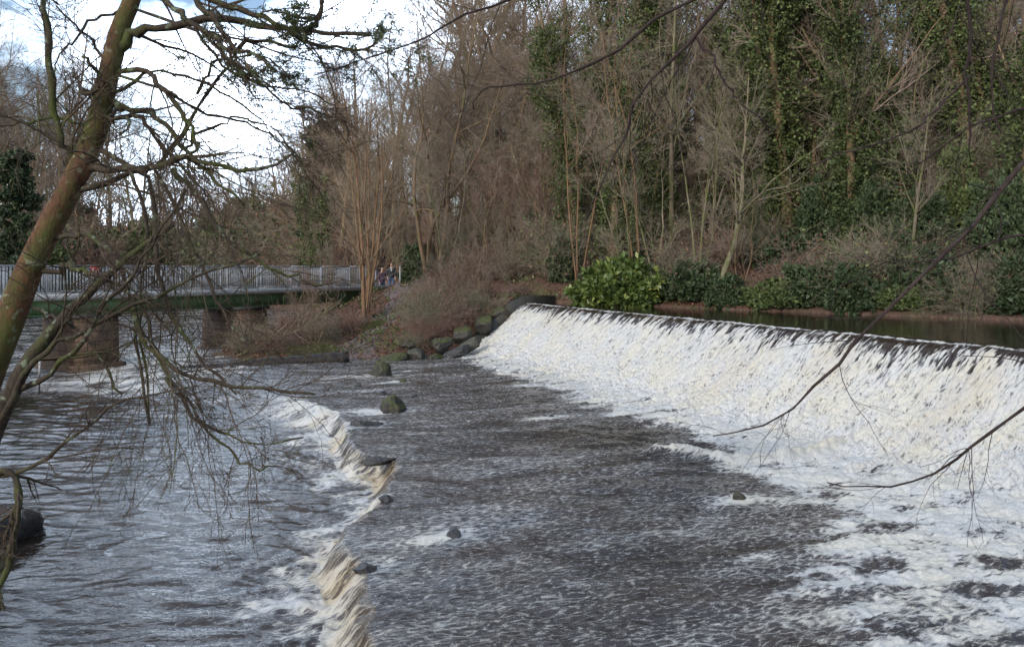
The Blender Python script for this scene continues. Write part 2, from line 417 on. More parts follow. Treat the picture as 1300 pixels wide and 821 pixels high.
wave = .024*fbm(X*1.2, Y*2.6, 50, 5, gain=.46)*(.75+.5*on)+.022*fbm(X*.5, Y*.8, 60, 2)
chop = .006*fbm(X*7, Y*9, 65, 2)
foamw = sstep(.7, -1.3, fo+.9*fbm(X*.55, Y*.9, 70, 5))
foam2 = sstep(1.2, -2.6, fo2+.5*fbm(X*.7, Y*.9, 75, 4))*.62
ledge = sstep(.02, .12, dl)*sstep(1.9, .1, dl+.7*fbm(X*1.1, Y*1.1, 80, 3))*sstep(24, 19, Y)
farr = sstep(17, 22, Y)*np.exp(-((dl-2)/3.0)**2)*.42*(1+fbm(X*.7, Y*1.2, 85, 3))
curtain = ((dl > -.02) & (dl < .46) & (Y < 19)); amber = sstep(-.15, .3, perlin(Y*.9+3.1, X*.5, 92))
strands = fbm(X*1.5, Y*9+X*2, 90, 2)
rid = np.exp(-(dr/.22)**2)*taper
turb = np.maximum(foamw, foam2*.6)
H = wave+(1-on)*.02*(1-2*np.abs(perlin(X*.8+.3*perlin(X, Y, 33), Y*2.6+X*.3, 34)))+chop*on+turb*(.035*fbm(X*1.8, Y*3.6, 95, 5, gain=.6)+.03*np.abs(perlin(X*6, Y*8, 99)))+rid*(.13+.08*fbm(X*4, Y*4, 101, 3))+ledge*.05*fbm(X*3, Y*3, 110, 3)+.1*np.exp(-(np.maximum(r_-2.6, 0)/.8)**2)*foamw
Z = ZL+(ZP-ZL)*bl+H
Z = Z+.05*sstep(6, 0, r_-2.6)*on
FA, FB = flow(X, Y); wr_ = .5*fbm(X*.4, Y*.4, 150, 2)
lines = fbm(FA*.22+wr_, FB*1.5+wr_*2, 151, 4, gain=.6)
brk = .5*fbm(X*1.6, Y*2.6, 140, 4, gain=.6)+.8*fbm(FA*.7, FB*2.6+wr_, 152, 4); near_base = sstep(4.5, 0, r_-2.8)
foam = np.clip(foamw*(.34+.36*near_base+.34*brk+.12*fbm(X*5, Y*9, 141, 3))+foam2*(.4+.45*brk)+ledge*(.62+.5*brk)+farr*.6+rid*.8+sstep(23, 27, Y)*sstep(-7.5, -9.5, X)*(.3+.25*lines), 0, 1)  # far-left water: white of rapids plus sky reflection painted in as foam
dkp = np.exp(-((X-2.2)/2.0)**2-((Y-16.4)/1.5)**2)
foam = foam*(1-.75*dkp*(1-rid))
foam = np.where(curtain, np.clip(.4+.2*strands+.3*fbm(X*2, Y*3, 91, 2)+1.3*(dl-.2), .05, .8), foam)
foam = np.maximum(foam, on*(.29+.1*lines+.04*brk)+(1-on)*(.12+.12*brk))  # shelf flecks: foam bubbles plus sky sparkle painted into the colour
foam = foam*(1-.5*dkp*(1-rid)*(1-foamw))
for rx, ry, rw in ((495, 521, .5), (483, 476, .5), (577, 681, .25), (462, 722, .3), (939, 634, .25), (511, 485, .25), (524, 471, .2), (701, 530, .25), (462, 538, .4), (593, 478, .2)):
    qx, qy = zp(rx, ry, ZL); ax_, bx_ = flow(X-qx, Y-qy)          # broken water round a stone and trailing off it downstream
    foam = foam+.5*np.exp(-((ax_-rw*.8)/(rw*1.8))**2-(bx_/(rw*.75))**2)*(1+1.2*brk)
foam = np.clip(foam, 0, 1)
peat = np.where(curtain, .08+.36*amber, 0)+.25*ledge*sstep(.1, .5, fbm(X*.8, Y*.8, 130, 2))+rid*.15
keep = (d1 < .9) & (r_ > 1.9)
idx = -np.ones(X.size, np.int64); Fq = grid_faces(*X.shape)
kf = keep.ravel()[Fq].all(1); Fq = Fq[kf]; used = np.unique(Fq); idx[used] = np.arange(len(used))
sel = lambda a: a.ravel()[used]
wat = mesh('river_water', np.stack([sel(X), sel(Y), sel(Z)], 1), idx[Fq], M['water'], smooth=True, attrs={'foam': sel(foam), 'peat': np.clip(sel(peat), 0, 1), 'calm': sel(.55*bl*(1-ledge)), 'fs': sel(FA*8), 'fu': sel(FB*21)})
tag(wat, kind='structure')

# upstream pool
gx = np.linspace(-2, 46, 160); gy = np.linspace(-13, 37, 170); X, Y = np.meshgrid(gx, gy)
r_ = (X-CR0[0])*CN[0]+(Y-CR0[1])*CN[1]; d2 = poly_sd(X, Y, P2)
pull = np.where(r_ > -.55, r_+.55, 0); pull = np.minimum(pull, .6)
X = X-CN[0]*pull; Y = Y-CN[1]*pull
Fq = grid_faces(*X.shape); keep = ((d2 < .8) & (r_ < .0)).ravel(); Fq = Fq[keep[Fq].all(1)]
used = np.unique(Fq); idx = -np.ones(X.size, np.int64); idx[used] = np.arange(len(used))
ux, uy = X.ravel()[used], Y.ravel()[used]
tag(mesh('upstream_water', np.stack([ux, uy, ZU+.03+.003*fbm(ux*1.2, uy*1.2, 5, 2)], 1), idx[Fq], M['water'], smooth=True, attrs={'foam': ux*0, 'peat': ux*0, 'calm': ux*0+1, 'fs': ux*13, 'fu': uy*24}), kind='structure')

# water over the weir
prof = np.array([(-.75, 2.43), (-.3, 2.43), (-.12, 2.41), (.05, 2.34), (.3, 2.16), (.7, 1.82), (1.2, 1.38), (1.8, .92), (2.4, .58), (3.0, .42), (3.7, .36), (4.6, .22)])
pl = np.concatenate([[0], np.cumsum(np.hypot(*np.diff(prof, axis=0).T))])
u = np.linspace(0, pl[-1], 300)
s = []; v = -.05
while v < 31.2:
    s.append(v); p = crest(v, 1.5); v += .0013*max(p[1], 8)
s = np.array(s); S, U = np.meshgrid(s, u)
Rr = np.interp(U, pl, prof[:, 0]); Zz = np.interp(U, pl, prof[:, 1])
tr = np.gradient(np.interp(u, pl, prof[:, 0])); tzv = np.gradient(np.interp(u, pl, prof[:, 1])); tn = np.hypot(tr, tzv)
k5 = np.ones(15)/15
nr_, nz_ = np.convolve(np.pad(-tzv/tn, 7, 'edge'), k5, 'valid')[:, None], np.convolve(np.pad(tr/tn, 7, 'edge'), k5, 'valid')[:, None]
fall = sstep(.65, 1.5, U)
U2 = U+.25*perlin(S*.7, U*.3, 201)
st1 = fbm(S*4.5, U2*.9, 210, 3, gain=.6); st2 = fbm(S*13, U2*2.6, 220, 3, gain=.6); lump = np.abs(perlin(S*7, U*4.5, 230))+.5*np.abs(perlin(S*15, U*9, 231))
disp = .008*st2+fall*(.035*st1+.03*st2)+sstep(1.2, 3.6, U)*(.07*lump+.03*st1)+.012*np.exp(-((U-.5)/.12)**2)*(1+2*perlin(S*6, U*6, 240))
foam = .05+.62*np.exp(-((U-.52)/.09)**2)*(1+.6*perlin(S*5, U*4, 250)+.9*perlin(S*.7, U*0+2, 251))
tops = .9+.22*perlin(S*.9, S*0+3.3, 260)+.12*perlin(S*3.1, S*0+8.3, 261)
fin = sstep(-.35, .55, (U-tops)*1.15+.42*st1+.4*st2)
foam = np.maximum(foam, fin*(.71+.2*st2+.14*st1+.06*sstep(1.6, 3.0, U)))
foam = np.clip(foam, 0, 1)
peat = np.clip(sstep(.1, .8, perlin(S*.5, U*.3+5, 270)+.3*st1)*.2*fin, 0, 1)
PX = CR0[0]+CD[0]*S+CN[0]*(Rr+nr_*disp); PY = CR0[1]+CD[1]*S+CN[1]*(Rr+nr_*disp); PZ = Zz+nz_*disp+.02*fall*perlin(S*.6, U*.5, 280)+(1-fall)*sstep(0, .3, U)*.022*fbm(S*1.3, U*.4, 281, 4)
tag(mesh('weir_waterfall', np.stack([PX, PY, PZ], -1).reshape(-1, 3), grid_faces(*S.shape), M['water'], smooth=True,
     attrs={'foam': foam.ravel(), 'peat': peat.ravel(), 'calm': (.3*(1-fall)).ravel(), 'fs': (S*32+1.2*perlin(S*1.5, U*1.5, 290)).ravel(), 'fu': (U*(4.2+3*sstep(1.5, 3.5, U))).ravel()}), kind='structure')

# the weir itself: sloping body and side walls
def ext(profile, s0, s1, dz=0):
    a = Acc(); n = len(profile); V = []
    for s in (s0, s1):
        for r, z in profile: p = crest(s, r); V.append((p[0], p[1], z+dz))
    q = [[i, i+1, n+i+1, n+i] for i in range(n-1)]+[[n-1, 0, n, 2*n-1]]
    a.add(np.array(V), [np.array(q), np.array([list(range(n))[::-1], list(range(n, 2*n))])]); return a
weir = tag(empty('weir', (*crest(0, 0), 0)), 'long stone weir with white water pouring down its slope', 'weir')
def localize(o, par):
    o.parent = par; o.matrix_parent_inverse = par.matrix_world.inverted() if False else __import__('mathutils').Matrix.Translation(-Vector(par.location)); return o
body = [(-.6, -.5), (-.6, 2.3)]+[(r-.12, z-.12) for r, z in prof[2:-1]]+[(3.6, -.5)]
localize(ext(body, -.02, 31).build('sloping_face', M['wall_dark']), weir)
wallp = [(-1.6, -.5), (-1.6, 2.75), (-.2, 2.75), (.5, 2.45), (1.4, 1.7), (2.2, 1.05), (2.8, .75), (3.1, -.5)]
localize(ext(wallp, -.75, -.05).build('side_wall', M['wall_dark']), weir)
localize(ext([(r, z+.2) for r, z in wallp], 31, 32).build('side_wall', M['wall_dark']), weir)

# ------------------------------------------------------------------ path
pth = [zp(437, 456, .45)] + [wp(455, 33.2), wp(478, 35), wp(498, 37.5), wp(512, 40), wp(515, 43), wp(503, 46.5), wp(490, 50), wp(478, 55), wp(470, 60)]
pts = np.array(pth); tt = np.linspace(0, len(pts)-1, 90); cx = np.interp(tt, range(len(pts)), pts[:, 0]); cy = np.interp(tt, range(len(pts)), pts[:, 1])
k = np.ones(9)/9; cx = np.convolve(np.pad(cx, 4, 'edge'), k, 'valid'); cy = np.convolve(np.pad(cy, 4, 'edge'), k, 'valid')
tx, ty = np.gradient(cx), np.gradient(cy); l = np.hypot(tx, ty)
w = np.linspace(-.8, .8, 11); wob = 1+.3*np.sin(tt*3)+.2*np.sin(tt*7.3)
X = cx[:, None]-(ty/l)[:, None]*w*wob[:, None]; Y = cy[:, None]+(tx/l)[:, None]*w*wob[:, None]
Z = terrain(X, Y)+.05-.05*(np.abs(w)[None, :]/.8)**4
tag(mesh('path', np.stack([X, Y, Z], -1).reshape(-1, 3), grid_faces(*X.shape), M['path'], smooth=True), kind='structure')

# ------------------------------------------------------------------ footbridge
B0 = np.array([-18.3, 27.6]); UB = np.array([.565, .825]); UB /= np.linalg.norm(UB); NB = np.array([UB[1], -UB[0]])
rzb = math.atan2(UB[1], UB[0])
br = tag(empty('footbridge', (B0[0], B0[1], 0), rzb), 'long footbridge with grey railings, green side beams and brown stone piers', 'bridge')
T0, T1 = -15.0, 20.9   # local x along, local -y towards the camera
W = 2.3
Acc().box(((T0+T1)/2, W/2, 2.86), (T1-T0, W+.1, .17)).build('deck', M['concrete'], br)
for y, nm in ((.12, 0), (W-.12, 1)):
    a = Acc(); zc = 2.46
    a.box(((T0+T1)/2-1.2, y, zc), (T1-T0-2.5, .03, .56)); a.box(((T0+T1)/2-1.2, y, 2.205), (T1-T0-2.52, .24, .045)); a.box(((T0+T1)/2-1.2, y, 2.752), (T1-T0-2.52, .24, .04))
    for q in np.arange(T0+1, T1-2, 1.9): a.box((q, y, zc), (.02, .2, .5))
    a.build('side_beam', M['green'], br)
for q in (3.4, 10.6):
    pr = Acc().box((q, W/2, .75), (1.75, 2.7, 2.86), taper=.96).box((q, W/2, -.15), (2.1, 3.0, .8)).build('pier', M['pier'], br)
    Acc().box((q, W/2, 2.12), (1.85, 2.8, .13)).build('pier_cap', M['wall_dark'], pr)
PL = 1.98; npan = int((T1-T0)/PL)
pan = post = None
for side in (0, 1):
    y = .0 if side == 0 else W
    for i in range(npan+1):
        x = T1-i*PL
        if post is None:
            post = Acc().box((0, 0, .56), (.06, .06, 1.2)).box((0, 0, .0), (.14, .1, .04)).build('rail_post', M['rail'], br); o = post
        else: o = post.copy(); C.objects.link(o); o.parent = br
        o.location = (x, y, 2.95)
        if i == npan: break
        if side == 0 and i == 0: continue
        if pan is None:
            a = Acc().box((-PL/2, 0, 1.13), (PL, .07, .05)).box((-PL/2, 0, .1), (PL, .04, .04))
            for q in range(15): a.box((-PL*(q+1)/16, 0, .61), (.034, .014, 1.0))
            pan = a.build('railing_panel', M['rail'], br); o = pan
        else: o = pan.copy(); C.objects.link(o); o.parent = br
        o.location = (x, y, 2.95)
# red and white sign on the railing
sp = B0+UB*(-.0+2.0*2.2)
sx, sy = wp(144, 29.6)
t_ = ((np.array([sx, sy])-B0)@UB)
q = B0+UB*t_+NB*.07
sg = tag(empty('warning_sign', (q[0], q[1], 3.86), rzb), 'small red and white sign fixed to the footbridge railing', 'sign')
Acc().box((0, 0, 0), (.36, .02, .36)).build('sign_plate', M['red'], sg)
a = Acc().box((0, -.014, 0), (.2, .006, .05)); a.box((-.1, -.014, .06), (.05, .006, .14)); a.box((.1, -.014, .06), (.05, .006, .14)); a.box((0, -.014, -.1), (.05, .006, .1)); a.build('sign_symbol', M['white'], sg)
# gauge post standing in the river
gp = zp(50, 500, ZP)
g = tag(empty('marker_post', (gp[0], gp[1], 0)), 'thin white-topped marker post standing in the river', 'post')
an = np.array([[[0, 0, -.6], [0, 0, .25], [.01, 0, .6]]]); V, f = tubes(an, np.array([[.025, .022, .02]]), 8); Acc().add(V, f).build('lower_pole', M['rock_dark'], g)
an = np.array([[[.01, 0, .6], [.012, 0, 1.0], [.02, 0, 1.35]]]); V, f = tubes(an, np.array([[.035, .035, .03]]), 8); Acc().add(V, f).build('white_top', M['white'], g)

# ------------------------------------------------------------------ trees
def grow(P, R, c, t0, t1, L, ang, n, rg, up=0.0, wob=.12, rr=.6, tip=.3, Lrel=True, angv=.35, rmin=.003, flat=False):
    m, k, _ = P.shape
    t = rg.uniform(t0, t1, (m, c)); f = t*(k-1); i = np.minimum(f.astype(int), k-2); fr = (f-i)[..., None]
    I = np.arange(m)[:, None]
    A = P[I, i]; B = P[I, i+1]; pos = A+(B-A)*fr; tan = B-A
    tan = tan/(np.linalg.norm(tan, axis=2, keepdims=True)+1e-9)
    rp = R[I, i]*(1-fr[..., 0])+R[I, i+1]*fr[..., 0]
    plen = np.linalg.norm(np.diff(P, axis=1), axis=2).sum(1)[:, None]
    q = rg.normal(size=(m, c, 3)); q -= (q*tan).sum(2, keepdims=True)*tan; q /= np.linalg.norm(q, axis=2, keepdims=True)+1e-9
    a = ang*(1+angv*rg.normal(size=(m, c, 1)))
    d = np.cos(a)*tan+np.sin(a)*q
    ln = (L*plen if Lrel else L*np.ones_like(plen))*(1.15-.65*t)*rg.uniform(.6, 1.3, (m, c))
    d = d.reshape(-1, 3); pos = pos.reshape(-1, 3); ln = ln.reshape(-1, 1); rp = rp.reshape(-1)
    out = [pos]
    for j in range(n-1):
        d = d+wob*rg.normal(size=d.shape); d[:, 2] += up; d /= np.linalg.norm(d, axis=1, keepdims=True)
        pos = pos+d*ln/(n-1); out.append(pos)
    Q = np.stack(out, 1); r0 = np.maximum(rp*rr, rmin)
    RR = r0[:, None]*np.linspace(1, tip, n)[None, :]
    return Q, np.maximum(RR, rmin*.7)

def ivy_cloud(P, R, n, rg, rad=(.1, .6), size=.1, hi=1.0):
    m, k, _ = P.shape
    w = np.linalg.norm(np.diff(P, axis=1), axis=2).sum(1); i = rg.choice(m, n, p=w/w.sum()); t = rg.uniform(0, hi, n)*(k-1); j = np.minimum(t.astype(int), k-2); f = (t-j)[:, None]
    c = P[i, j]*(1-f)+P[i, j+1]*f
    a = rg.uniform(0, 2*PI, n)
    rad_ = rad[0]+(rad[1]-rad[0])*np.clip(.5+1.5*perlin(a*.95+i*7.7, c[:, 2]*.7+i*3.1, 300)+.6*perlin(a*2, c[:, 2]*2.2, 301), -.1, 1.9)
    rad_ *= rg.uniform(.72, 1.0, n)**.5
    o = np.stack([np.cos(a)*rad_, np.sin(a)*rad_, rg.normal(size=n)*.12], 1)
    nn = np.stack([np.cos(a), np.sin(a), np.full(n, -.25)], 1)
    return leaves(c+o, size, rg, nn, 1.1)

def tree_proto(kind, seed, H=11, r=.12, stems=1, spread=.25, ivy=0, ivr=(.1, .6), lean=0.0, dens=1.0, trunkm='bark_far', twigm='twig_brown', ivyhi=.8, low=.25, bend=.05, limb_up=.10, name='bare_tree', upang=.75, ivm='ivy', ivs=.1):
    rg = np.random.default_rng(seed); n = 12
    P = []
    for s in range(stems):
        a = rg.uniform(0, 2*PI) if stems > 1 else rg.uniform(0, 6); sp = spread*rg.uniform(.4, 1.2) if stems > 1 else 0
        d = np.array([math.cos(a)*sp+lean, math.sin(a)*sp, 1.0]); d /= np.linalg.norm(d)
        p = np.array([math.cos(a)*r*.8*(stems > 1), math.sin(a)*r*.8*(stems > 1), -.3]); L = H*(rg.uniform(.75, 1.05) if s else 1)
        line = [p]
        for j in range(n-1):
            d = d+rg.normal(size=3)*bend; d[2] += .07; d /= np.linalg.norm(d); p = p+d*L/(n-1); line.append(p)
        P.append(line)
    P = np.array(P); R = (r*(1 if stems == 1 else .75))*np.linspace(1, .12, n)[None, :]**.85*np.ones((len(P), 1))
    R[:, 0] *= 1.35
    c1 = max(4, int(15*dens/stems**.5))
    Q1, R1 = grow(P, R, c1, low, .97, .42, upang, 8, rg, limb_up, .13, .55, .2)
    Q2, R2 = grow(Q1, R1, int(7*dens), .12, .97, .45, .7, 6, rg, .04, .16, .6, .3, rmin=.006)
    Q3, R3 = grow(Q2, R2, 6, .1, 1, .55, .65, 5, rg, .02, .18, .6, .4, rmin=.0045)
    Q4, R4 = grow(Q3, R3, 4, .1, 1, .6, .6, 4, rg, .01, .18, .7, .5, rmin=.0035)
    e = empty(name, (0, 0, 0))
    a = Acc()
    for q_, r_, k_ in ((P, R, 9), (Q1, R1, 6)): a.add(*tubes(q_, r_, k_))
    a.build('trunk', M[trunkm], e, True)
    a = Acc()
    for q_, r_ in ((Q2, R2), (Q3, R3), (Q4, R4)): a.add(*tubes(q_, r_, 3))
    a.build('crown', M[twigm], e)
    if ivy:
        a = Acc()
        lo = np.concatenate([P]); n1 = int(ivy*.72)
        a.add(*ivy_cloud(P, R, n1, rg, ivr, ivs, ivyhi))
        a.add(*ivy_cloud(Q1[:, :5], R1, ivy-n1, rg, (.04, ivr[1]*.55), ivs, .9))
        a.build('ivy', M[ivm], e)
    return e
def bush_proto(seed, w=1.6, h=1.5, n=7000, mat='laurel', size=.12, name='evergreen_shrub', stemm='bark_far', twigs=True):
    rg = np.random.default_rng(seed); e = empty(name, (0, 0, 0))
    P = np.zeros((16, 7, 3))
    for i in range(16):
        a = rg.uniform(0, 2*PI); d = np.array([math.cos(a)*.7, math.sin(a)*.7, rg.uniform(.6, 1.4)]); p = np.zeros(3)
        for j in range(7): P[i, j] = p; d = d+rg.normal(size=3)*.15; p = p+d/np.linalg.norm(d)*h*.15*np.array([w/h, w/h, 1])
    R = np.linspace(.035, .012, 7)[None]*np.ones((16, 1))
    Q, RQ = grow(P, R, 8, .3, 1, .45, .7, 5, rg, .05, .2, rmin=.006)
    a = Acc(); a.add(*tubes(P, R, 5)); a.add(*tubes(Q, RQ, 3)); a.build('stems', M[stemm], e)
    th = rg.uniform(0, 2*PI, n); ph = np.arccos(rg.uniform(-.15, 1, n))
    rad = .82+.30*perlin(th*1.3+seed, ph*2.2, 310)+.2*perlin(th*3.5, ph*5+seed, 311); rad *= rg.uniform(.5, 1, n)**.35
    # rosettes: leaves gathered at shoot tips
    c = np.stack([np.cos(th)*np.sin(ph)*w, np.sin(th)*np.sin(ph)*w, np.cos(ph)*h], 1)*rad[:, None]
    m = n//7; cc = c[rg.integers(0, n, m)]; cc = np.repeat(cc, 7, 0)
    nn = cc/np.linalg.norm(cc, axis=1, keepdims=True)
    V, Qd, v = leaves(cc+rg.normal(size=cc.shape)*.035, size, rg, nn*.8, 1.9)
    V[:, 2] = np.maximum(V[:, 2], -.3)
    Acc().add(V, Qd, np.clip(v*.75+.25*np.repeat(rg.uniform(0, 1, m), 28), 0, 1)).build('leaves', M[mat], e)
    return e
def bramble_proto(seed, w=1.5, h=1.1, n=170, mat='twig_red', name='bramble_bush', dead=900, green=0):
    rg = np.random.default_rng(seed); e = empty(name, (0, 0, 0)); P = np.zeros((n, 8, 3))
    a = rg.uniform(0, 2*PI, n); p = np.stack([np.cos(a), np.sin(a), np.zeros(n)], 1)*rg.uniform(0, .6*w, n)[:, None]
    d = np.stack([rg.normal(size=n)*.6, rg.normal(size=n)*.6, rg.uniform(.5, 1.6, n)], 1); d /= np.linalg.norm(d, axis=1, keepdims=True)
    L = h*rg.uniform(.8, 2.0, n)[:, None]
    for j in range(8):
        P[:, j] = p; p = p+d*L/7; d = d+rg.normal(size=d.shape)*.12; d[:, 2] -= .16; d /= np.linalg.norm(d, axis=1, keepdims=True)
    P[:, :, 2] = np.maximum(P[:, :, 2], -.1)
    R = rg.uniform(.006, .013, n)[:, None]*np.linspace(1, .5, 8)[None]
    Q, RQ = grow(P, R, 6, .15, 1, .4, .8, 5, rg, -.02, .2, rmin=.0045)
    Q2, RQ2 = grow(Q, RQ, 3, .15, 1, .6, .8, 4, rg, -.02, .2, rmin=.0035)
    A = Acc()
    for q_, r_ in ((P, R), (Q, RQ), (Q2, RQ2)): A.add(*tubes(q_, r_, 3))
    A.build('canes', M[mat], e)
    if dead:
        pp = Q.reshape(-1, 3)[rg.integers(0, Q.shape[0]*5, dead)]; Acc().add(*leaves(pp, .07, rg, None, 1.3, .5)).build('dead_leaves', M['dead'], e)
    if green:
        pp = Q.reshape(-1, 3)[rg.integers(0, Q.shape[0]*5, green)]; Acc().add(*leaves(pp, .08, rg, None, 1.3, .2)).build('leaves', M['ivy'], e)
    return e
def conifer_proto(seed, H=12, w=1.7, n=16000, name='conifer', mat='conifer'):
    rg = np.random.default_rng(seed); e = empty(name, (0, 0, 0))
    P = np.zeros((1, 10, 3)); P[0, :, 2] = np.linspace(-.3, H, 10); P[0, :, 0] = rg.normal(size=10)*.05; R = np.linspace(.16, .02, 10)[None]
    Q, RQ = grow(P, R, 110, .12, .98, w, 1.45, 6, rg, -.06, .06, .2, .3, Lrel=False, angv=.1, rmin=.008)
    a = Acc(); a.add(*tubes(P, R, 8)); a.build('trunk', M['bark_grey'], e, True)
    i = rg.integers(0, len(Q), n); t = rg.uniform(.15, 1, n)*5; j = np.minimum(t.astype(int), 4); f = (t-j)[:, None]
    c = Q[i, j]*(1-f)+Q[i, j+1]*f+rg.normal(size=(n, 3))*.12
    A = Acc(); A.add(*tubes(Q, RQ, 3)); A.add(*leaves(c, .14, rg, None, 2.0, .7)); A.build('crown', M[mat], e)
    return e
made = set()
def place(proto, x, y, s=1.0, rz=None, label=None, cat='tree', group=None, z=None, name=None, sz=None, tilt=None, keep_parts=None):
    """first use moves the proto itself, afterwards copies of the thing and each of its parts"""
    if proto.name in made or keep_parts is not None:
        r = proto.copy(); C.objects.link(r)
        for ch in proto.children:
            if keep_parts is not None and ch.name.split('.')[0] not in keep_parts: continue
            c = ch.copy(); C.objects.link(c); c.parent = r
    else: r = proto; made.add(proto.name)
    if name: r.name = name
    r.location = (x, y, tz(x, y) if z is None else z)
    r.scale = (s, s, sz or s); tl = tilt or (0, 0)
    r.rotation_euler = (tl[0], tl[1], rng.uniform(0, 2*PI) if rz is None else rz)
    for k_ in ('label', 'category', 'group'):
        if k_ in r: del r[k_]
    tag(r, label, cat, group)
    return r

# kinds
bare = [tree_proto('b', 11, 13, .16, 1, ivy=0), tree_proto('b', 12, 12, .13, 1, dens=1.1, twigm='twig_grey', trunkm='bark_grey', low=.3),
        tree_proto('b', 13, 14, .19, 2, .2, twigm='twig_brown', dens=1.3), tree_proto('b', 14, 12, .14, 1, twigm='twig_gold', trunkm='bark_warm', low=.2, dens=1.2),
        tree_proto('b', 15, 15, .2, 1, twigm='twig_grey', trunkm='bark_grey', low=.35, bend=.08)]
wide = [tree_proto('w', 91, 16, .2, 1, dens=1.7, twigm='twig_brown', low=.28, limb_up=.05, upang=1.0, bend=.11), tree_proto('w', 92, 17, .22, 2, .3, dens=1.7, twigm='twig_grey', trunkm='bark_far', low=.25, limb_up=.04, upang=1.0, bend=.13),
        tree_proto('w', 93, 15, .18, 1, dens=1.8, twigm='twig_gold', trunkm='bark_warm', low=.2, limb_up=.06, upang=.9, bend=.12)]
sap = [tree_proto('s', 21, 6.5, .05, 3, .3, bend=.12, dens=.8, twigm='twig_red', low=.1, limb_up=.16, upang=.5, name='sapling'), tree_proto('s', 22, 6, .05, 4, .35, bend=.13, dens=.8, twigm='twig_brown', low=.1, limb_up=.15, upang=.55, name='sapling'),
       tree_proto('s', 23, 7, .06, 2, .25, bend=.12, dens=.9, twigm='twig_grey', trunkm='bark_grey', low=.12, limb_up=.12, upang=.6, name='sapling'), tree_proto('s', 24, 5, .045, 5, .45, bend=.14, dens=.8, twigm='twig_red', low=.08, upang=.6, name='sapling')]
ivyt = [tree_proto('i', 31, 14, .2, 1, ivy=17000, ivr=(.2, .95), dens=.8, ivyhi=.85, name='ivy_clad_tree'), tree_proto('i', 32, 12, .15, 2, .16, ivy=15000, ivr=(.12, .7), ivyhi=.8, dens=.8, name='ivy_clad_tree'),
        tree_proto('i', 33, 15, .22, 1, ivy=20000, ivr=(.25, 1.3), ivyhi=.95, dens=.8, twigm='twig_grey', name='ivy_clad_tree')]
bush = [bush_proto(41, 1.7, 1.6, 9000), bush_proto(42, 1.3, 1.9, 8000, size=.1), bush_proto(43, 2.0, 1.3, 9000, 'ivy', .11)]
evg = [bush_proto(45, 2.2, 3.4, 20000, 'laurel', .13, 'evergreen_tree'), bush_proto(46, 1.9, 4.0, 20000, 'ivy', .12, 'evergreen_tree')]
bram = [bramble_proto(51), bramble_proto(52, 1.8, .9, 200, 'twig_brown', dead=1500), bramble_proto(53, 1.4, 1.3, 160, 'twig_grey', dead=300, green=900)]
con = conifer_proto(61)

# --- trees one can tell apart
p = tree_proto('m', 71, 12.5, .1, 8, .3, dens=1.3, trunkm='bark_warm', twigm='twig_gold', low=.12, limb_up=.14, upang=.5, name='multi_stem_tree')
x, y = wp(463, 36.5); place(p, x, y, 1, label='orange-brown tree with many upright stems on the bank beside the footbridge end', cat='tree', rz=0)
p = tree_proto('m', 72, 17, .2, 4, .3, dens=1.7, trunkm='bark_far', twigm='twig_brown', low=.25, limb_up=.04, upang=1.0, bend=.12, name='spreading_tree')
x, y = wp(545, 47); place(p, x, y, 1.0, label='broad bare tree with wide spreading limbs on the slope behind the path', cat='tree', rz=1)
p = tree_proto('m', 73, 25, .42, 4, .16, dens=1.3, trunkm='bark_warm', twigm='twig_gold', low=.45, limb_up=.06, upang=.7, bend=.06, name='tall_forked_tree')
x, y = wp(640, 66); place(p, x, y, .95, z=tz(x, y)-2, label='tallest sunlit forked tree standing above the thicket in mid picture', cat='tree', rz=2)
x, y = wp(470, 78); place(bare[4], x, y, 1.5, label='big bare tree with arching limbs against the blue sky', cat='tree')
L = 'ivy trees on the slope behind the weir'
def iv(i, px, Y_, s, label, rz=None, tilt=None):
    x, y = wp(px, Y_); return place(ivyt[i], x, y, s, rz, label, 'tree', L, tilt=tilt)
iv(0, 778, 36.5, 1.15, 'ivy-covered tree rising directly above the bright yellow-green shrub')
iv(1, 812, 35, .95, 'twin-stemmed ivy tree just right of the bright yellow-green shrub')
iv(2, 1000, 32.5, 1.05, 'broad ivy-smothered tree at the middle of the right-hand slope')
iv(0, 1075, 33, 1.1, 'dense ivy-clad trunk behind the hanging bare branches of the far slope')
iv(1, 1145, 29, 1.0, 'leaning ivy tree above the dark upstream pool', tilt=(0, -.12))
iv(2, 1235, 30, 1.1, 'tall ivy tree beside the right edge of the slope')
iv(0, 1300, 27, 1.1, 'ivy tree half cut off by the right edge')
iv(1, 935, 37, 1.1, 'ivy tree among the thin pale trunks up the slope')
iv(2, 745, 47, 1.3, 'dark ivy tree high on the slope over the weir end')
iv(1, 408, 56, .95, 'narrow ivy-wrapped tree behind the far end of the footbridge')
x, y = wp(405, 66); place(con, x, y, 1.15, label='pointed dark conifer behind the footbridge, right of the open sky', cat='tree')
x, y = wp(425, 70); place(con, x, y, 1.0, label='shorter conifer beside the pointed one behind the footbridge', cat='tree')
x, y = wp(20, 62); place(con, x, y, 1.2, label='dark evergreen at the left edge beyond the river', cat='tree')
x, y = wp(885, 31.5)
p = tree_proto('m', 76, 9, .075, 2, .08, dens=.5, trunkm='bark_grey', twigm='twig_grey', low=.5, name='slender_tree')
place(p, x, y, 1, label='pair of slender pale trunks growing close together above the pool bank', cat='tree')
p = tree_proto('m', 77, 12, .07, 3, .12, dens=.7, trunkm='bark_warm', twigm='twig_brown', low=.5, name='slender_tree')
x, y = wp(808, 33.5); place(p, x, y, 1, label='thin orange-brown leaning stems growing out of the bright shrub', cat='tree', tilt=(0, -.14), rz=0)
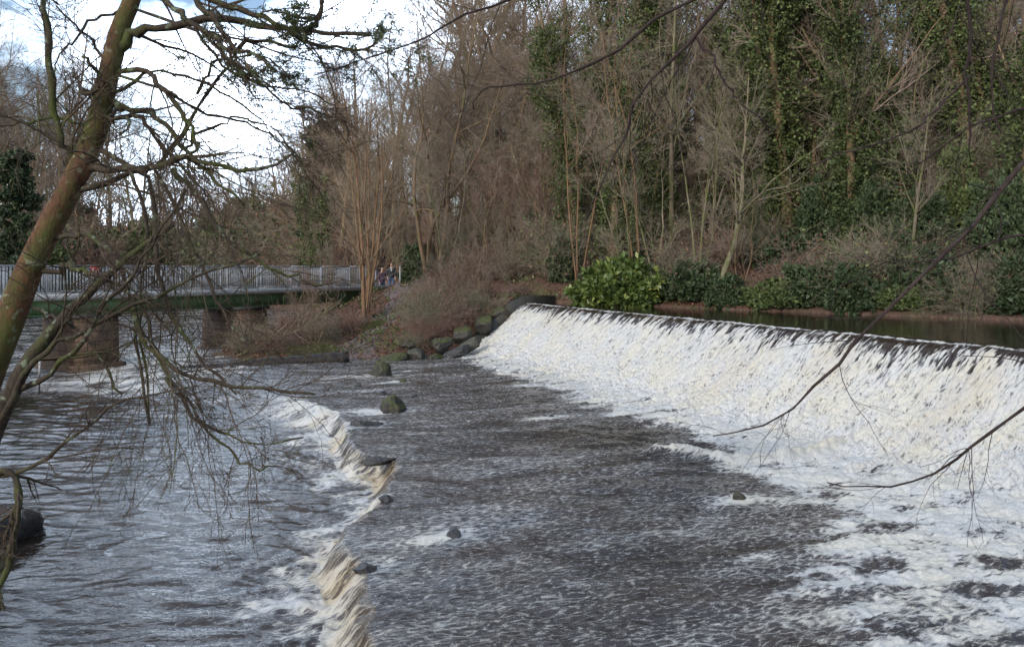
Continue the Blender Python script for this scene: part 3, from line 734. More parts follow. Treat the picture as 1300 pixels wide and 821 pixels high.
x, y = wp(735, 36); place(p, x, y, .95, label='leaning thin stems on the slope above the weir corner', cat='tree', tilt=(0, -.16), rz=1.4)

for i_, px, Y_, s_, l_ in ((1, 497, 61, 1.35, 'tall forked bare tree left of the broad spreading one'), (0, 585, 62, 1.75, 'high-crowned bare tree right of the broad spreading one'), (1, 668, 60, 1.6, 'high bare double-trunked tree above the weir end'), (2, 712, 56, 1.5, 'high golden-twigged bare tree above the weir end'), (0, 535, 72, 1.8, 'very tall bare tree seen between the spreading trees'), (2, 625, 74, 1.9, 'very tall golden-twigged bare tree at the back of the thicket')):
    x, y = wp(px, Y_); place(wide[i_], x, y, s_, label=l_, cat='tree')
# --- evergreen shrubs along the pool bank
b0 = bush_proto(47, 1.9, 1.7, 12000, 'rhodo', .12, 'bright_shrub')
x, y = wp(788, 32.3); place(b0, x, y, 1.15, z=ZU+.1, label='bright yellow-green rhododendron bush at the water behind the weir', cat='bush')
rk = random.Random(5)
ordn = ['first', 'second', 'third', 'fourth', 'fifth', 'sixth', 'seventh', 'eighth', 'ninth', 'tenth', 'eleventh', 'twelfth', 'thirteenth', 'fourteenth']
bk = np.array((2.6, 34.6)); bd = np.array((12.5, -12.0)); bd /= np.linalg.norm(bd); bn = np.array((.69, .72))
for i in range(14):
    q = bk+bd*(1.2+i*1.55)+bn*(.5+rk.uniform(0, .7))
    sc0 = rk.uniform(.5, .9); q = q+bn*rk.uniform(-.1, .5)
    if i in (4,): continue
    if i in (8, 11): sc0 = .5
    place(bush[i % 3], q[0], q[1], sc0, None, f'{ordn[i]} dark evergreen bush along the pool edge, counted from the weir corner', 'bush', 'evergreen bushes along the pool edge', z=max(ZU, tz(*q))-.1)
k = 0
for px, Y_, s, w_ in ((715, 37, .7, 0), (850, 36, .8, 1), (900, 36, .8, 0), (965, 33, .9, 1), (1045, 31, .95, 0), (1105, 30, 1.0, 0), (1170, 27.5, 1.0, 0), (1215, 28, .85, 1), (1275, 26, 1.0, 0), (1120, 36, 1.2, 1), (1200, 36, 1.3, 0), (1010, 40, 1.2, 0), (1290, 33, 1.3, 1), (860, 43, 1.1, 0), (950, 46, 1.3, 1), (1150, 44, 1.4, 1), (1260, 43, 1.5, 0), (1060, 46, 1.4, 0), (530, 49, .7, 0), (690, 41, .7, 0)):
    x, y = wp(px, Y_); low = k < 9
    place(evg[w_], x, y, s*(.6 if low else .8), None, 'glossy dark evergreen tree low on the slope above the pool' if low else 'evergreen tree higher up the wooded slope', 'tree', 'evergreens low on the slope' if low else 'evergreens higher up the slope', sz=s*rk.uniform(.8, 1.2)); k += 1
for px, Y_, s in ((5, 47, 1.1), (60, 50, 1.1), (95, 46, .8), (30, 56, 1.4)):
    x = (px-650)/F*Y_; Y2 = Y_+22; x, y = wp(px, Y2)
    place(evg[k % 2], x, y, s*1.6, None, 'dark evergreen on the far left bank behind the footbridge', 'tree', 'evergreens on the far left bank'); k += 1

# --- the woods
def scatter(n, pxr, yr, protos, sc, label, group, seed, cat='tree', mind=1.2, zoff=-.15):
    r = random.Random(seed); got = []; tries = 0
    while len(got) < n and tries < n*40:
        tries += 1
        Yv = r.uniform(*yr); px = r.uniform(*pxr); x, y = wp(px, Yv)
        xa, ya = np.array([x]), np.array([y])
        if poly_sd(xa, ya, P1)[0] < .8 or poly_sd(xa, ya, P2)[0] < .5: continue
        dpath = np.hypot(cx-x, cy-y).min()
        if dpath < 1.3: continue
        tb = (np.array([x, y])-B0); al = tb@UB; ac = -(tb@NB)
        if -16 < al < 24 and -1.5 < ac < W+1.5: continue
        if abs(x+8) < 1.6 and abs(y-50) < 2.5: continue
        if any((x-a)**2+(y-b)**2 < mind**2 for a, b in got): continue
        got.append((x, y))
        s = r.uniform(*sc)
        place(r.choice(protos), x, y, s, r.uniform(0, 6.28), label, cat, group, z=tz(x, y)+zoff, sz=s*r.uniform(.85, 1.15), tilt=(r.gauss(0, .05), r.gauss(0, .05)))
scatter(55, (560, 770), (39, 64), sap, (.8, 1.4), 'thin bare sapling in the reddish thicket above the weir corner', 'saplings above the weir corner', 1)
scatter(34, (380, 570), (47, 66), sap, (.7, 1.1), 'thin bare sapling behind the footbridge end', 'saplings behind the footbridge end', 2)
scatter(26, (760, 1320), (29, 45), [sap[1], sap[2]], (.7, 1.2), 'thin bare sapling on the slope across the pool', 'saplings across the pool', 3)
scatter(20, (590, 900), (46, 85), bare, (.85, 1.25), 'bare brown woodland tree on the hillside behind the weir', 'bare trees behind the weir', 4, mind=3)
scatter(26, (850, 1330), (30, 70), bare, (.7, 1.1), 'bare woodland tree among the evergreens of the right slope', 'bare trees on the right slope', 5, mind=3)
scatter(13, (400, 590), (56, 88), wide, (.85, 1.15), 'wide-crowned bare tree behind the footbridge end', 'wide-crowned trees behind the footbridge end', 21, mind=3.5)
scatter(11, (590, 800), (50, 88), wide, (.9, 1.2), 'wide-crowned bare tree above the reddish thicket', 'wide-crowned trees above the thicket', 22, mind=3.5)
scatter(8, (-60, 90), (96, 122), wide, (1.5, 2.1), 'towering bare tree beyond the river at the far left', 'towering trees at the far left', 25, mind=4)
scatter(7, (180, 410), (84, 118), wide, (.85, 1.15), 'bare tree low against the bright sky beyond the bridge', 'bare trees against the bright sky', 26, mind=4)
scatter(6, (690, 880), (38, 50), ivyt, (.85, 1.15), 'green ivy-wrapped tree behind the bright shrub', 'ivy-wrapped trees behind the bright shrub', 32, mind=2.5)
scatter(16, (820, 1330), (22.5, 30), [bram[1], bram[2]], (.4, .7), 'low dark tangle hanging over the edge of the pool', 'low tangles at the pool edge', 33, 'bush', 1.0, -.1)
scatter(8, (880, 1330), (29, 42), ivyt, (.85, 1.15), 'thick ivy-wrapped trunk rising from the right slope', 'ivy-wrapped trunks on the right slope', 27, mind=2.5)
scatter(9, (800, 1330), (50, 75), wide, (1.0, 1.4), 'wide-crowned bare tree at the top of the right slope', 'wide-crowned trees on the right slope', 23, mind=4)
scatter(24, (390, 640), (60, 100), bare, (.8, 1.25), 'bare tree in the wood beyond the path', 'bare trees beyond the path', 6, mind=3)
scatter(44, (-60, 440), (76, 125), bare, (.9, 1.4), 'bare tree in the wood on the far bank beyond the footbridge', 'bare trees on the far bank', 7, mind=3)
scatter(60, (-60, 440), (62, 124), sap, (1.4, 2.3), 'bushy bare sapling on the far bank beyond the footbridge', 'saplings on the far bank', 8, mind=2)
scatter(12, (-40, 150), (95, 118), [bare[1], bare[3], bare[0]], (1.8, 2.4), 'taller greenish bare tree against the sky at the left', 'tall bare trees at the left', 9, mind=3)
scatter(9, (660, 700), (39, 46), sap, (.6, .9), 'slim sapling at the far end of the weir', 'slim saplings at the far end of the weir', 30)
scatter(10, (515, 650), (34.5, 40), sap, (.3, .55), 'slim upright sapling on the mound between path and weir', 'slim saplings on the mound', 31, 'tree', .9)
scatter(11, (515, 660), (33.5, 39), bram, (.4, .7), 'reddish bramble tangle on the mound between path and weir', 'brambles on the mound', 10, 'bush', .8, 0)
scatter(16, (520, 650), (31.5, 34.8), [bram[0], bram[2]], (.35, .55), 'small bramble overhanging the stones beside the weir', 'brambles over the weir-side stones', 19, 'bush', .5, 0)
scatter(12, (300, 470), (31.5, 42), bram+[sap[3]], (.5, .8), 'tangled brown scrub on the bank beside the bridge pier', 'scrub beside the bridge pier', 11, 'bush', .8, 0)
scatter(22, (560, 760), (37, 52), bram, (.8, 1.3), 'tangled undergrowth bush at the foot of the thicket', 'undergrowth at the foot of the thicket', 12, 'bush', 1.2, 0)
scatter(26, (780, 1330), (26.5, 44), [bram[1], bram[2]], (.7, 1.2), 'tangle of bare brambles on the slope across the pool', 'brambles across the pool', 13, 'bush', 1.3, 0)
scatter(20, (-40, 430), (56, 95), bram, (1.2, 2.2), 'wide tangle of bare scrub along the far bank', 'scrub along the far bank', 14, 'bush', 2, 0)
scatter(34, (-60, 450), (76, 104), [bram[0], bram[2]], (3.0, 4.6), 'high bushy scrub behind the river bend', 'high scrub behind the river bend', 15, 'bush', 2, 0)
scatter(20, (-60, 460), (80, 112), evg, (1.6, 2.4), 'dull evergreen among the bare trees beyond the river bend', 'evergreens beyond the river bend', 16, mind=3)
scatter(12, (700, 1330), (46, 66), ivyt, (.9, 1.3), 'ivy-clad tree far up the wooded slope', 'ivy trees far up the slope', 17, mind=3)
scatter(16, (800, 1330), (25, 34), bush, (.6, 1.0), 'low evergreen bush among the leaf litter of the right slope', 'low evergreens on the right slope', 24, 'bush', 1.6)
scatter(7, (800, 1330), (25, 34), [bare[1], bare[4], sap[2]], (.5, .75), 'small pale-twigged bare tree low on the right slope', 'small pale bare trees on the right slope', 18, mind=1.6)
x, y = wp(400, 32.6); place(sap[1], x, y, .55, label='small clump of thin upright stems behind the black log', cat='shrub')

# --- ground cover
def cover(name, n, pxr, yr, size, mat, seed, thr=-9, freq=.5, dz=.03, kind_nrm=True, droop=0, aspect=1.3, noslope=None):
    r = np.random.default_rng(seed); Yv = np.exp(r.uniform(math.log(yr[0]), math.log(yr[1]), n)); x = (r.uniform(*pxr, n)-650)/F*Yv
    ok = (poly_sd(x, Yv, P1) > .1) & (poly_sd(x, Yv, P2) > .1) & (fbm(x*freq, Yv*freq, 400+seed, 3) > thr)
    x, Yv = x[ok], Yv[ok]; z = terrain(x, Yv)+dz*r.uniform(.3, 1.6, len(x))
    nn = np.tile(np.array([[0, 0, droop]]), (len(x), 1))
    V, Q, v = leaves(np.stack([x, Yv, z], 1), size, r, nn, aspect)
    tag(Acc().add(V, Q, v).build(name, M[mat]), {'leaf_litter': 'fallen reddish-brown leaves covering the wooded slopes', 'ivy_cover': 'green ivy creeping over the ground', 'grass': 'short grass on the river banks'}[name], 'ground cover', kind='stuff')
cover('leaf_litter', 90000, (280, 1340), (28, 62), .085, 'dead', 1)
cover('ivy_cover', 60000, (300, 1340), (26, 55), .09, 'ivy', 2, .12, .45, .15, droop=.5)

# ------------------------------------------------------------------ foreground trees
def resample(pts, n):
    pts = np.array(pts, float); m = len(pts); t = np.linspace(0, m-1, n); out = []
    ext_ = np.concatenate([2*pts[:1]-pts[1:2], pts, 2*pts[-1:]-pts[-2:-1]])
    for q in t:
        i = min(int(q), m-2); f = q-i; a, b, c, d = ext_[i], ext_[i+1], ext_[i+2], ext_[i+3]
        out.append(.5*((2*b)+(-a+c)*f+(2*a-5*b+4*c-d)*f*f+(-a+3*b-3*c+d)*f**3))
    return np.array(out)
def path3(pts, Ya, Yb=None, n=16, jit=0.0, rg=rng):
    Yb = Yb or Ya; m = len(pts)
    q = [wp(a, Ya+(Yb-Ya)*i/(m-1), b) for i, (a, b) in enumerate(pts)]
    q = resample(q, n); q[1:-1] += rg.normal(size=(n-2, 3))*jit; return q
def near_tree(name, label, trunks, limbs, twigspec, barkm, limbm, twigm, seed, tufts=0, tuftsel=None, tuftm='lichen'):
    """trunks/limbs: (points px, Ya, Yb, r0px, r1px)"""
    rg = np.random.default_rng(seed); e = empty(name, (0, 0, 0)); tag(e, label, 'tree')
    def mk(lst, n, k, jit):
        Ps, Rs = [], []
        for pts, Ya, Yb, r0, r1 in lst:
            P = path3(pts, Ya, Yb, n, jit, rg); Ps.append(P); Rs.append(np.linspace(r0*.5*Ya/F, r1*.5*Yb/F, n))
        return np.array(Ps), np.array(Rs)
    P, R = mk(trunks, 26, 14, .004)
    R = R*(1+.05*perlin(np.arange(26)[None]*.7+np.arange(len(P))[:, None]*9, R*0+.5, 77))
    base = Vector((float(P[0, 0, 0]), float(P[0, 0, 1]), tz(P[0, 0, 0], P[0, 0, 1])))
    e.location = base; off = np.array(base)
    Acc().add(*tubes(P-off, R, 16)).build('trunk', M[barkm], e, True)
    a = Acc(); Q = None
    if limbs:
        Q, RQ = mk(limbs, 18, 8, .012)
        for i in range(len(Q)):          # a limb starts inside the stem it grows from
            dd = np.linalg.norm(P.reshape(-1, 3)-Q[i, 0], axis=1)
            if dd.min() < .5:
                Q[i, 0] = P.reshape(-1, 3)[dd.argmin()]; ty_ = Q[i, 0, 1]
                for j in range(1, 6): Q[i, j, 1] = ty_+(Q[i, j, 1]-ty_)*max(0, (j-1)/5)
        for i in range(len(Q)):
            V, f = tubes(Q[i:i+1]-off, RQ[i:i+1]*(1+.12*rg.normal(size=(1, 18))), 9); Acc().add(V, f).build('branch', M[limbm], e, True)
    src, rs = (Q, RQ) if limbs else (P, R)
    a = Acc(); allt = []
    for (c, t0, L, ang, n, up, wob, rr, rmin) in twigspec:
        src, rs = grow(src, rs, c, t0, .99, L, ang, n, rg, up, wob, rr, .35, rmin=rmin)
        a.add(*tubes(src-off, rs, 4)); allt.append(src)
    a.build('crown', M[twigm], e)
    if tufts:
        pool = np.concatenate([q.reshape(-1, 3) for q in allt[:2]]+[Q.reshape(-1, 3)])
        if tuftsel is not None: pool = pool[tuftsel(pool)]
        if len(pool):
            c = pool[rg.integers(0, len(pool), tufts)]; c = np.repeat(c, 44, 0)+rg.normal(size=(tufts*44, 3))*np.array([.018, .018, .012])
            Acc().add(*leaves(c-off, .0078, rg, None, 2.4, .6)).build('lichen', M[tuftm], e)
    return e

TR = [([(-75, 640), (-50, 560), (-12, 470), (20, 385), (55, 305), (92, 232), (122, 165), (138, 95), (152, 40), (168, 0), (180, -60), (190, -120)], 5.6, 5.9, 41, 16)]
LB = [([(112, 222), (92, 196), (74, 178), (68, 130), (60, 80), (60, 30), (57, -30)], 5.7, 5.5, 9, 8),
      ([(70, 102), (88, 108), (110, 118), (122, 112), (118, 85), (104, 72)], 5.5, 5.4, 7, 4),
      ([(118, 118), (128, 140), (142, 155), (165, 150), (152, 172)], 5.45, 5.4, 5, 3),
      ([(155, 62), (170, 42), (195, 36), (245, 27), (300, 24), (352, 33), (400, 40), (470, 44)], 5.8, 5.9, 14, 5),
      ([(150, -20), (200, -8), (235, 20), (270, 45), (290, 60), (330, 50), (375, 60)], 5.7, 5.5, 9, 4),
      ([(230, -30), (250, 0), (278, 30), (300, 60), (330, 72), (345, 90)], 5.5, 5.4, 9, 3),
      ([(240, -10), (300, 10), (345, 30), (380, 48), (420, 60), (455, 62), (478, 50)], 5.6, 5.6, 8, 3),
      ([(400, -30), (406, 10), (400, 30), (388, 45)], 5.5, 5.5, 7, 5),
      ([(150, 85), (178, 90), (205, 112), (225, 140), (245, 168), (250, 185), (240, 200)], 5.75, 5.5, 8, 4),
      ([(148, 134), (175, 136), (205, 152), (228, 180), (250, 205), (275, 230), (310, 260)], 5.7, 5.4, 8, 3),
      ([(150, 140), (180, 150), (205, 185), (235, 215), (262, 250)], 5.65, 5.9, 6, 3),
      ([(98, 200), (120, 212), (160, 214), (200, 214), (228, 198), (250, 204), (300, 214), (350, 210), (372, 195)], 5.6, 5.3, 11, 3),
      ([(118, 240), (140, 236), (170, 222), (205, 205), (222, 186), (238, 160), (262, 120), (290, 85), (300, 55)], 5.8, 6.3, 9, 3),
      ([(60, 302), (85, 298), (115, 300), (140, 320), (160, 352), (172, 390), (172, 430), (180, 470), (190, 540)], 5.6, 5.2, 7, 3),
      ([(45, 345), (80, 338), (110, 345), (150, 362), (165, 380)], 5.5, 5.2, 8, 4),
      ([(168, 378), (180, 420), (205, 455), (240, 478), (300, 492), (355, 496), (400, 500)], 5.2, 4.9, 8, 3),
      ([(170, 200), (180, 250), (192, 300), (205, 350), (218, 400), (240, 440), (270, 470), (300, 500)], 5.6, 5.2, 7, 3),
      ([(220, 215), (250, 250), (290, 300), (330, 335), (370, 350), (410, 362)], 5.5, 5.3, 6, 3),
      ([(165, 215), (185, 270), (185, 330), (178, 400), (185, 470), (190, 540)], 5.5, 5.4, 5, 2.5),
      ([(190, 205), (240, 300), (265, 360), (290, 410), (320, 440), (340, 450)], 5.6, 5.3, 5, 2),
      ([(180, 390), (200, 450), (235, 510), (280, 550), (330, 565), (385, 555)], 5.2, 4.9, 5, 2),
      ([(210, 480), (240, 520), (285, 565), (320, 590), (350, 592)], 5.1, 4.9, 4.5, 2),
      ([(0, 395), (30, 400), (60, 400), (95, 415), (120, 440), (140, 475), (155, 500)], 5.4, 5.1, 5, 3),
      ([(280, 70), (320, 100), (360, 130), (400, 140), (440, 155)], 5.7, 5.8, 4, 2),
      ([(150, 120), (200, 92), (260, 105), (320, 140), (365, 190)], 5.8, 6.1, 4.5, 1.5), ([(205, 108), (255, 140), (320, 160), (370, 190), (410, 250)], 5.8, 6.2, 4, 1.5),
      ([(245, 30), (290, 90), (340, 110), (400, 120), (440, 150)], 5.9, 6.2, 4, 1.5), ([(128, 170), (80, 150), (20, 158), (-40, 175)], 5.8, 5.6, 5, 2),
      ([(148, 90), (115, 50), (85, 20), (60, -10)], 5.9, 5.7, 4, 2), ([(160, 20), (120, 25), (95, 50), (75, 70), (68, 95)], 5.9, 5.6, 4, 1.5),
      ([(230, 190), (270, 160), (310, 150), (350, 165), (385, 210)], 5.8, 6.1, 4, 1.5), ([(250, 120), (270, 80), (310, 70), (350, 80), (370, 110)], 6.1, 6.3, 4, 1.5)]
near_tree('leaning_tree', 'mossy reddish tree leaning in from the left with drooping branches', TR, LB,
          [(9, .12, .6, .65, 10, -.02, .13, .36, .003), (7, .1, .5, .65, 7, -.015, .15, .5, .0018), (4, .1, .5, .6, 5, -.02, .14, .6, .0014)],
          'bark_alder', 'bark_limb', 'twig_fore', 81, 420, lambda p: ((p[:, 2]-EYE)/p[:, 1] > .235) & (p[:, 0]/p[:, 1] > -.46))
TR2 = [([(-60, 680), (-30, 600), (-5, 540), (18, 490), (45, 445), (80, 405), (105, 380), (160, 330), (220, 285)], 5.0, 5.3, 30, 5)]
LB2 = [([(-20, 560), (10, 515), (45, 460), (80, 432), (140, 400), (200, 372), (260, 350), (330, 322)], 5.0, 5.2, 9, 2.5),
       ([(8, 505), (60, 470), (120, 410), (170, 340), (205, 290), (235, 240)], 5.0, 4.9, 7, 2),
       ([(-10, 610), (40, 592), (90, 560), (140, 520), (190, 500), (250, 490)], 5.0, 5.0, 6, 2),
       ([(-40, 610), (0, 598), (20, 612), (24, 640), (18, 690), (2, 735), (-20, 770)], 5.0, 5.0, 9, 8)]
near_tree('mossy_tree', 'slim mossy green stem rising at the lower left under the leaning tree', TR2, LB2,
          [(9, .25, .35, .7, 8, .0, .15, .5, .003), (5, .1, .5, .7, 6, -.02, .17, .6, .002), (3, .1, .5, .7, 5, -.02, .17, .7, .0016)], 'bark_limb', 'bark_limb', 'twig_fore', 82)
TR3 = [([(1900, 900), (1860, 700), (1840, 500), (1820, 300), (1800, 100), (1790, -150), (1770, -420)], 4.6, 5.2, 70, 40)]
LB3 = [([(1835, 240), (1600, 130), (1420, 140), (1300, 214), (1240, 280), (1180, 345), (1110, 410), (1065, 455), (1015, 510), (960, 545), (905, 553)], 4.6, 5.0, 9, 1.4),
       ([(1850, 480), (1600, 420), (1420, 440), (1300, 515), (1240, 562), (1185, 602), (1110, 619), (1050, 612)], 4.5, 4.8, 7, 1.3),
       ([(1790, -120), (1600, -260), (1350, -200), (1240, -80), (1232, 30), (1229, 100), (1234, 160), (1232, 205)], 4.8, 5.0, 9, 1.6),
       ([(1790, -90), (1600, -180), (1380, -120), (1290, -30), (1268, 40), (1258, 110), (1262, 150), (1285, 175)], 4.8, 4.8, 7, 1.4),
       ([(1234, 95), (1200, 130), (1150, 170), (1090, 190), (1030, 210)], 5.0, 5.2, 4, 1.6),
       ([(1770, -400), (1500, -420), (1200, -260), (1000, -90), (918, 0), (885, 45), (845, 82), (808, 130), (785, 190), (765, 235), (743, 272)], 5.0, 5.6, 10, 1.3),
       ([(884, 46), (905, 75), (925, 110), (950, 140), (985, 165)], 5.3, 5.2, 3.5, 1.5),
       ([(1050, -140), (960, -40), (855, 12), (800, 50), (740, 85), (690, 103), (640, 110), (608, 118), (602, 140)], 5.2, 5.6, 6, 1.2),
       ([(1500, -420), (1200, -300), (900, -120), (700, -20), (640, 0), (570, 30), (520, 55), (460, 80), (400, 95)], 5.2, 5.8, 6.5, 1.3),
       ([(1830, 420), (1600, 340), (1420, 300), (1300, 300), (1200, 330), (1120, 340), (1050, 375)], 4.7, 5.6, 6, 1),
       ([(1820, 300), (1550, 150), (1380, 130), (1300, 140), (1235, 160), (1180, 200), (1120, 250)], 4.8, 5.5, 6, 1)]
near_tree('overhanging_tree', 'dark bare branches of a tree hanging in over the weir from the right', TR3, LB3,
          [(14, .3, .17, .75, 8, -.0, .12, .33, .0018), (4, .15, .45, .7, 6, 0, .14, .6, .0012)], 'bark_alder', 'twig_dark', 'twig_dark', 83)

# ------------------------------------------------------------------ rocks
def rock(px, py, wpx, hpx, depth, mat, label, name='rock', zl=None, Yv=None, seed=0, rz=0, tilt=0, cat='rock', blocky=.75):
    zl = ZL if zl is None else zl
    Y_ = Yv or (EYE-zl)*F/(py-HZ); x = (px-650)/F*Y_; w = wpx*Y_/F/2; h = hpx*Y_/F
    r = np.random.default_rng(seed+500); nu, nv = 72, 44
    th = np.linspace(0, 2*PI, nu, endpoint=False); ph = np.linspace(0, PI, nv)
    T, Pp = np.meshgrid(th, ph)
    d = np.stack([np.cos(T)*np.sin(Pp), np.sin(T)*np.sin(Pp), np.cos(Pp)], -1)
    # a boulder cut by random planes, then roughened
    nrm = r.normal(size=(20, 3)); nrm /= np.linalg.norm(nrm, axis=1, keepdims=True); of = r.uniform(blocky*.8, 1.02, 20)
    dot = d@nrm.T; rad = np.min(np.where(dot > .05, of/np.maximum(dot, .05), 9), -1); rad = np.minimum(rad, 1.12)
    rad = rad*(1+.07*perlin(d[..., 0]*2.5+seed, d[..., 1]*2.5+d[..., 2]*2, 330)+.05*perlin(d[..., 0]*7+seed, d[..., 2]*7+d[..., 1]*5, 331)+.03*perlin(d[..., 0]*19+seed, d[..., 2]*19+d[..., 1]*13, 332))
    V = d*rad[..., None]*np.array([w, depth/2, h])
    V[..., 2] -= h*.12
    f = []
    for i in range(nv-1):
        for j in range(nu): f.append((i*nu+j, (i+1)*nu+j, (i+1)*nu+(j+1) % nu, i*nu+(j+1) % nu))
    o = mesh(name, V.reshape(-1, 3), np.array(f), M[mat], smooth=True)
    o.location = (x, Y_, EYE-(py-HZ)*Y_/F); o.rotation_euler = (0, tilt, rz)
    tag(o, label, cat); return o
rock(495, 521, 40, 20, .6, 'rock_moss', 'moss-topped boulder standing nearest the middle of the shallow ledge', 'mossy_boulder', seed=1)
rock(483, 476, 30, 17, .7, 'rock_moss', 'round mossy boulder with a pale patch near the shore', 'mossy_boulder', seed=2)
rock(511, 485, 14, 5, .25, 'rock_moss', 'small low mossy stone between the two mossy boulders', 'mossy_stone', seed=3)
rock(577, 681, 26, 11, .2, 'rock_dark', 'dark pointed stone breaking the water in the lower middle', 'dark_stone', seed=4)
rock(462, 538, 44, 8, .5, 'rock_dark', 'flat dark slab at the top of the low ledge', 'flat_slab', seed=5)
rock(480, 584, 46, 8, .3, 'rock_dark', 'ragged dark slab where the low ledge juts out', 'flat_slab', seed=6, rz=.2)
rock(490, 634, 18, 7, .3, 'rock_dark', 'dark stone in the middle of the low ledge fall', 'dark_stone', seed=7)
rock(464, 722, 30, 11, .35, 'rock_dark', 'wet dark rock at the near end of the low ledge', 'dark_stone', seed=8)
rock(939, 634, 16, 12, .15, 'rock_moss', 'tiny mossy stone in the foaming water below the weir', 'mossy_stone', seed=9)
for i, (px, py, w_, h_, l_) in enumerate(((524, 471, 9, 3, 'small dark stone just right of the round mossy boulder'), (593, 478, 10, 3, 'small dark stone below the foot of the weir end'), (701, 530, 14, 4, 'small dark stone in the calm patch before the weir'),
        (487, 500, 8, 4, 'little dark stone directly behind the moss-topped boulder'), (528, 504, 10, 4, 'little dark stone to the right of the moss-topped boulder'), (443, 482, 16, 4, 'flat dark stone in the shallows in front of the black log'), (455, 489, 10, 3, 'small flat stone in the shallows beyond the ledge'), (745, 512, 9, 3, 'smallest dark stone near the white water'), (862, 655, 8, 3, 'tiny black stone left of the foaming mossy one'))):
    rock(px, py, w_, h_, .2, 'rock_dark', l_, 'dark_stone', seed=20+i)
for i, (px, py, Yv, w_, h_, dp, mt, tl, l_) in enumerate((
        (500, 455, 30.6, 50, 18, .9, 'rock_moss', -.2, 'long tilted mossy slab at the shore by the path'), (527, 452, 31.0, 34, 16, .8, 'rock_grey', -.1, 'pale grey edged stone next to the tilted slab'),
        (553, 455, 30.8, 24, 15, .6, 'rock_moss', 0, 'rounded mossy stone at the waterline under the brambles'), (578, 450, 31.0, 60, 12, .5, 'rock_dark', -.42, 'long dark slanting stone beside the foot of the weir'),
        (592, 439, 31.6, 62, 13, .5, 'rock_grey', -.45, 'upper slanting stone beside the foot of the weir'), (560, 436, 32.0, 34, 18, .7, 'rock_moss', -.3, 'mossy block above the rounded shore stone'),
        (585, 424, 32.8, 36, 20, .8, 'rock_moss', -.2, 'mossy block halfway up the bank beside the weir'), (612, 410, 33.4, 34, 20, .8, 'rock_moss', -.2, 'mossy block near the top of the bank beside the weir'),
        (634, 398, 34.0, 30, 18, .8, 'rock_moss', 0, 'uppermost mossy block beside the weir crest'), (518, 437, 32, 26, 12, .7, 'rock_grey', 0, 'half-buried stone where path meets the brambles'),
        (455, 432, 34, 30, 7, .6, 'rock_grey', 0, 'flat stone beside the path above the log'), (397, 455, 31.0, 14, 8, .3, 'rock_grey', 0, 'small stone at the end of the black log'),
        (675, 382, 35.6, 38, 9, .7, 'rock_dark', 0, 'dark square stone capping the far end of the weir'))):
    rock(px, py, w_*.85, h_*.62, dp, mt, l_, 'bank_stone', Yv=Yv, seed=40+i, tilt=tl)
rock(-15, 690, 110, 60, 1.4, 'rock_dark', 'black rock at the left edge under the mossy stem', 'bank_rock', zl=ZP, seed=60)

# log
P = resample([wp(443, 30.2, 454), wp(400, 29.9, 457), wp(340, 29.4, 462), wp(280, 28.9, 467), wp(205, 28.3, 473), wp(150, 27.9, 479)], 24)
R = np.interp(np.arange(24), [0, 1, 12, 20, 23], [.25, .27, .22, .14, .08])[None]
R = R*(1+.06*np.random.default_rng(3).normal(size=24))[None]
c0 = P[0].copy(); lg = tag(empty('fallen_log', tuple(c0)), 'long black waterlogged tree trunk lying along the shore below the bridge', 'log')
Acc().add(*tubes(P[None]-c0, R, 14)).build('log_trunk', M['log'], lg, True)
rg = np.random.default_rng(9); Q, RQ = grow(P[None], R, 9, .3, .95, .9, 1.0, 7, rg, .05, .15, .15, .4, Lrel=False, rmin=.01)
for i in range(len(Q)): Acc().add(*tubes(Q[i:i+1]-c0, RQ[i:i+1], 5)).build('snapped_branch', M['log'], lg)
# stranded dead branch by the pier
P = resample([wp(300, 31.2, 452), wp(345, 31.5, 432), wp(385, 31.8, 415), wp(430, 32.2, 385)], 12); c0 = P[0].copy(); e = tag(empty('dead_branch', tuple(c0)), 'pale dead branch leaning up from the shore beside the pier', 'branch')
Q, RQ = grow(P[None], np.linspace(.04, .015, 12)[None], 12, .2, 1, .3, .7, 6, rg, 0, .15, rmin=.008)
a = Acc(); a.add(*tubes(P[None]-c0, np.linspace(.04, .015, 12)[None], 7)); a.build('branch', M['bark_grey'], e, True); [Acc().add(*tubes(Q[i:i+1]-c0, RQ[i:i+1], 4)).build('twig', M['twig_grey'], e) for i in range(len(Q))]

# near-bank grass, and grass beside the path
def grass(n, cen, rad, seed, h=.16, name='grass', label=''):
    r = np.random.default_rng(seed); a = r.uniform(0, 2*PI, n); q = np.sqrt(r.uniform(0, 1, n))*rad
    x, y = cen[0]+np.cos(a)*q, cen[1]+np.sin(a)*q; ok = poly_sd(x, y, P1) > -.05; x, y = x[ok], y[ok]; m = len(x)
    P = np.zeros((m, 4, 3)); d = np.stack([r.normal(size=m)*.35, r.normal(size=m)*.35, np.ones(m)], 1); p = np.stack([x, y, terrain(x, y)-.01], 1)
    L = h*r.uniform(.5, 1.3, m)[:, None]
    for j in range(4): P[:, j] = p; p = p+d*L/3; d[:, :2] *= 1.5; d[:, 2] *= .75
    R = np.tile(np.array([.0035, .003, .002, .0006])*(h/.16), (m, 1)); V, f = tubes(P, R, 3)
    tag(Acc().add(V, f, np.repeat(r.uniform(0, 1, m), 12)).build(name, M['grass']), label, 'grass', kind='stuff')
grass(26000, (-6.6, 8.4), 2.2, 1, .13, label='grass on the near river bank at the lower left corner')
grass(1500, zp(470, 420, 1.1), .6, 2, .3, label='green grass tuft at the foot of the many-stemmed tree')
grass(2500, (-8.3, 31.8), 1.1, 3, .28, label='yellowish grass along the shore behind the log')

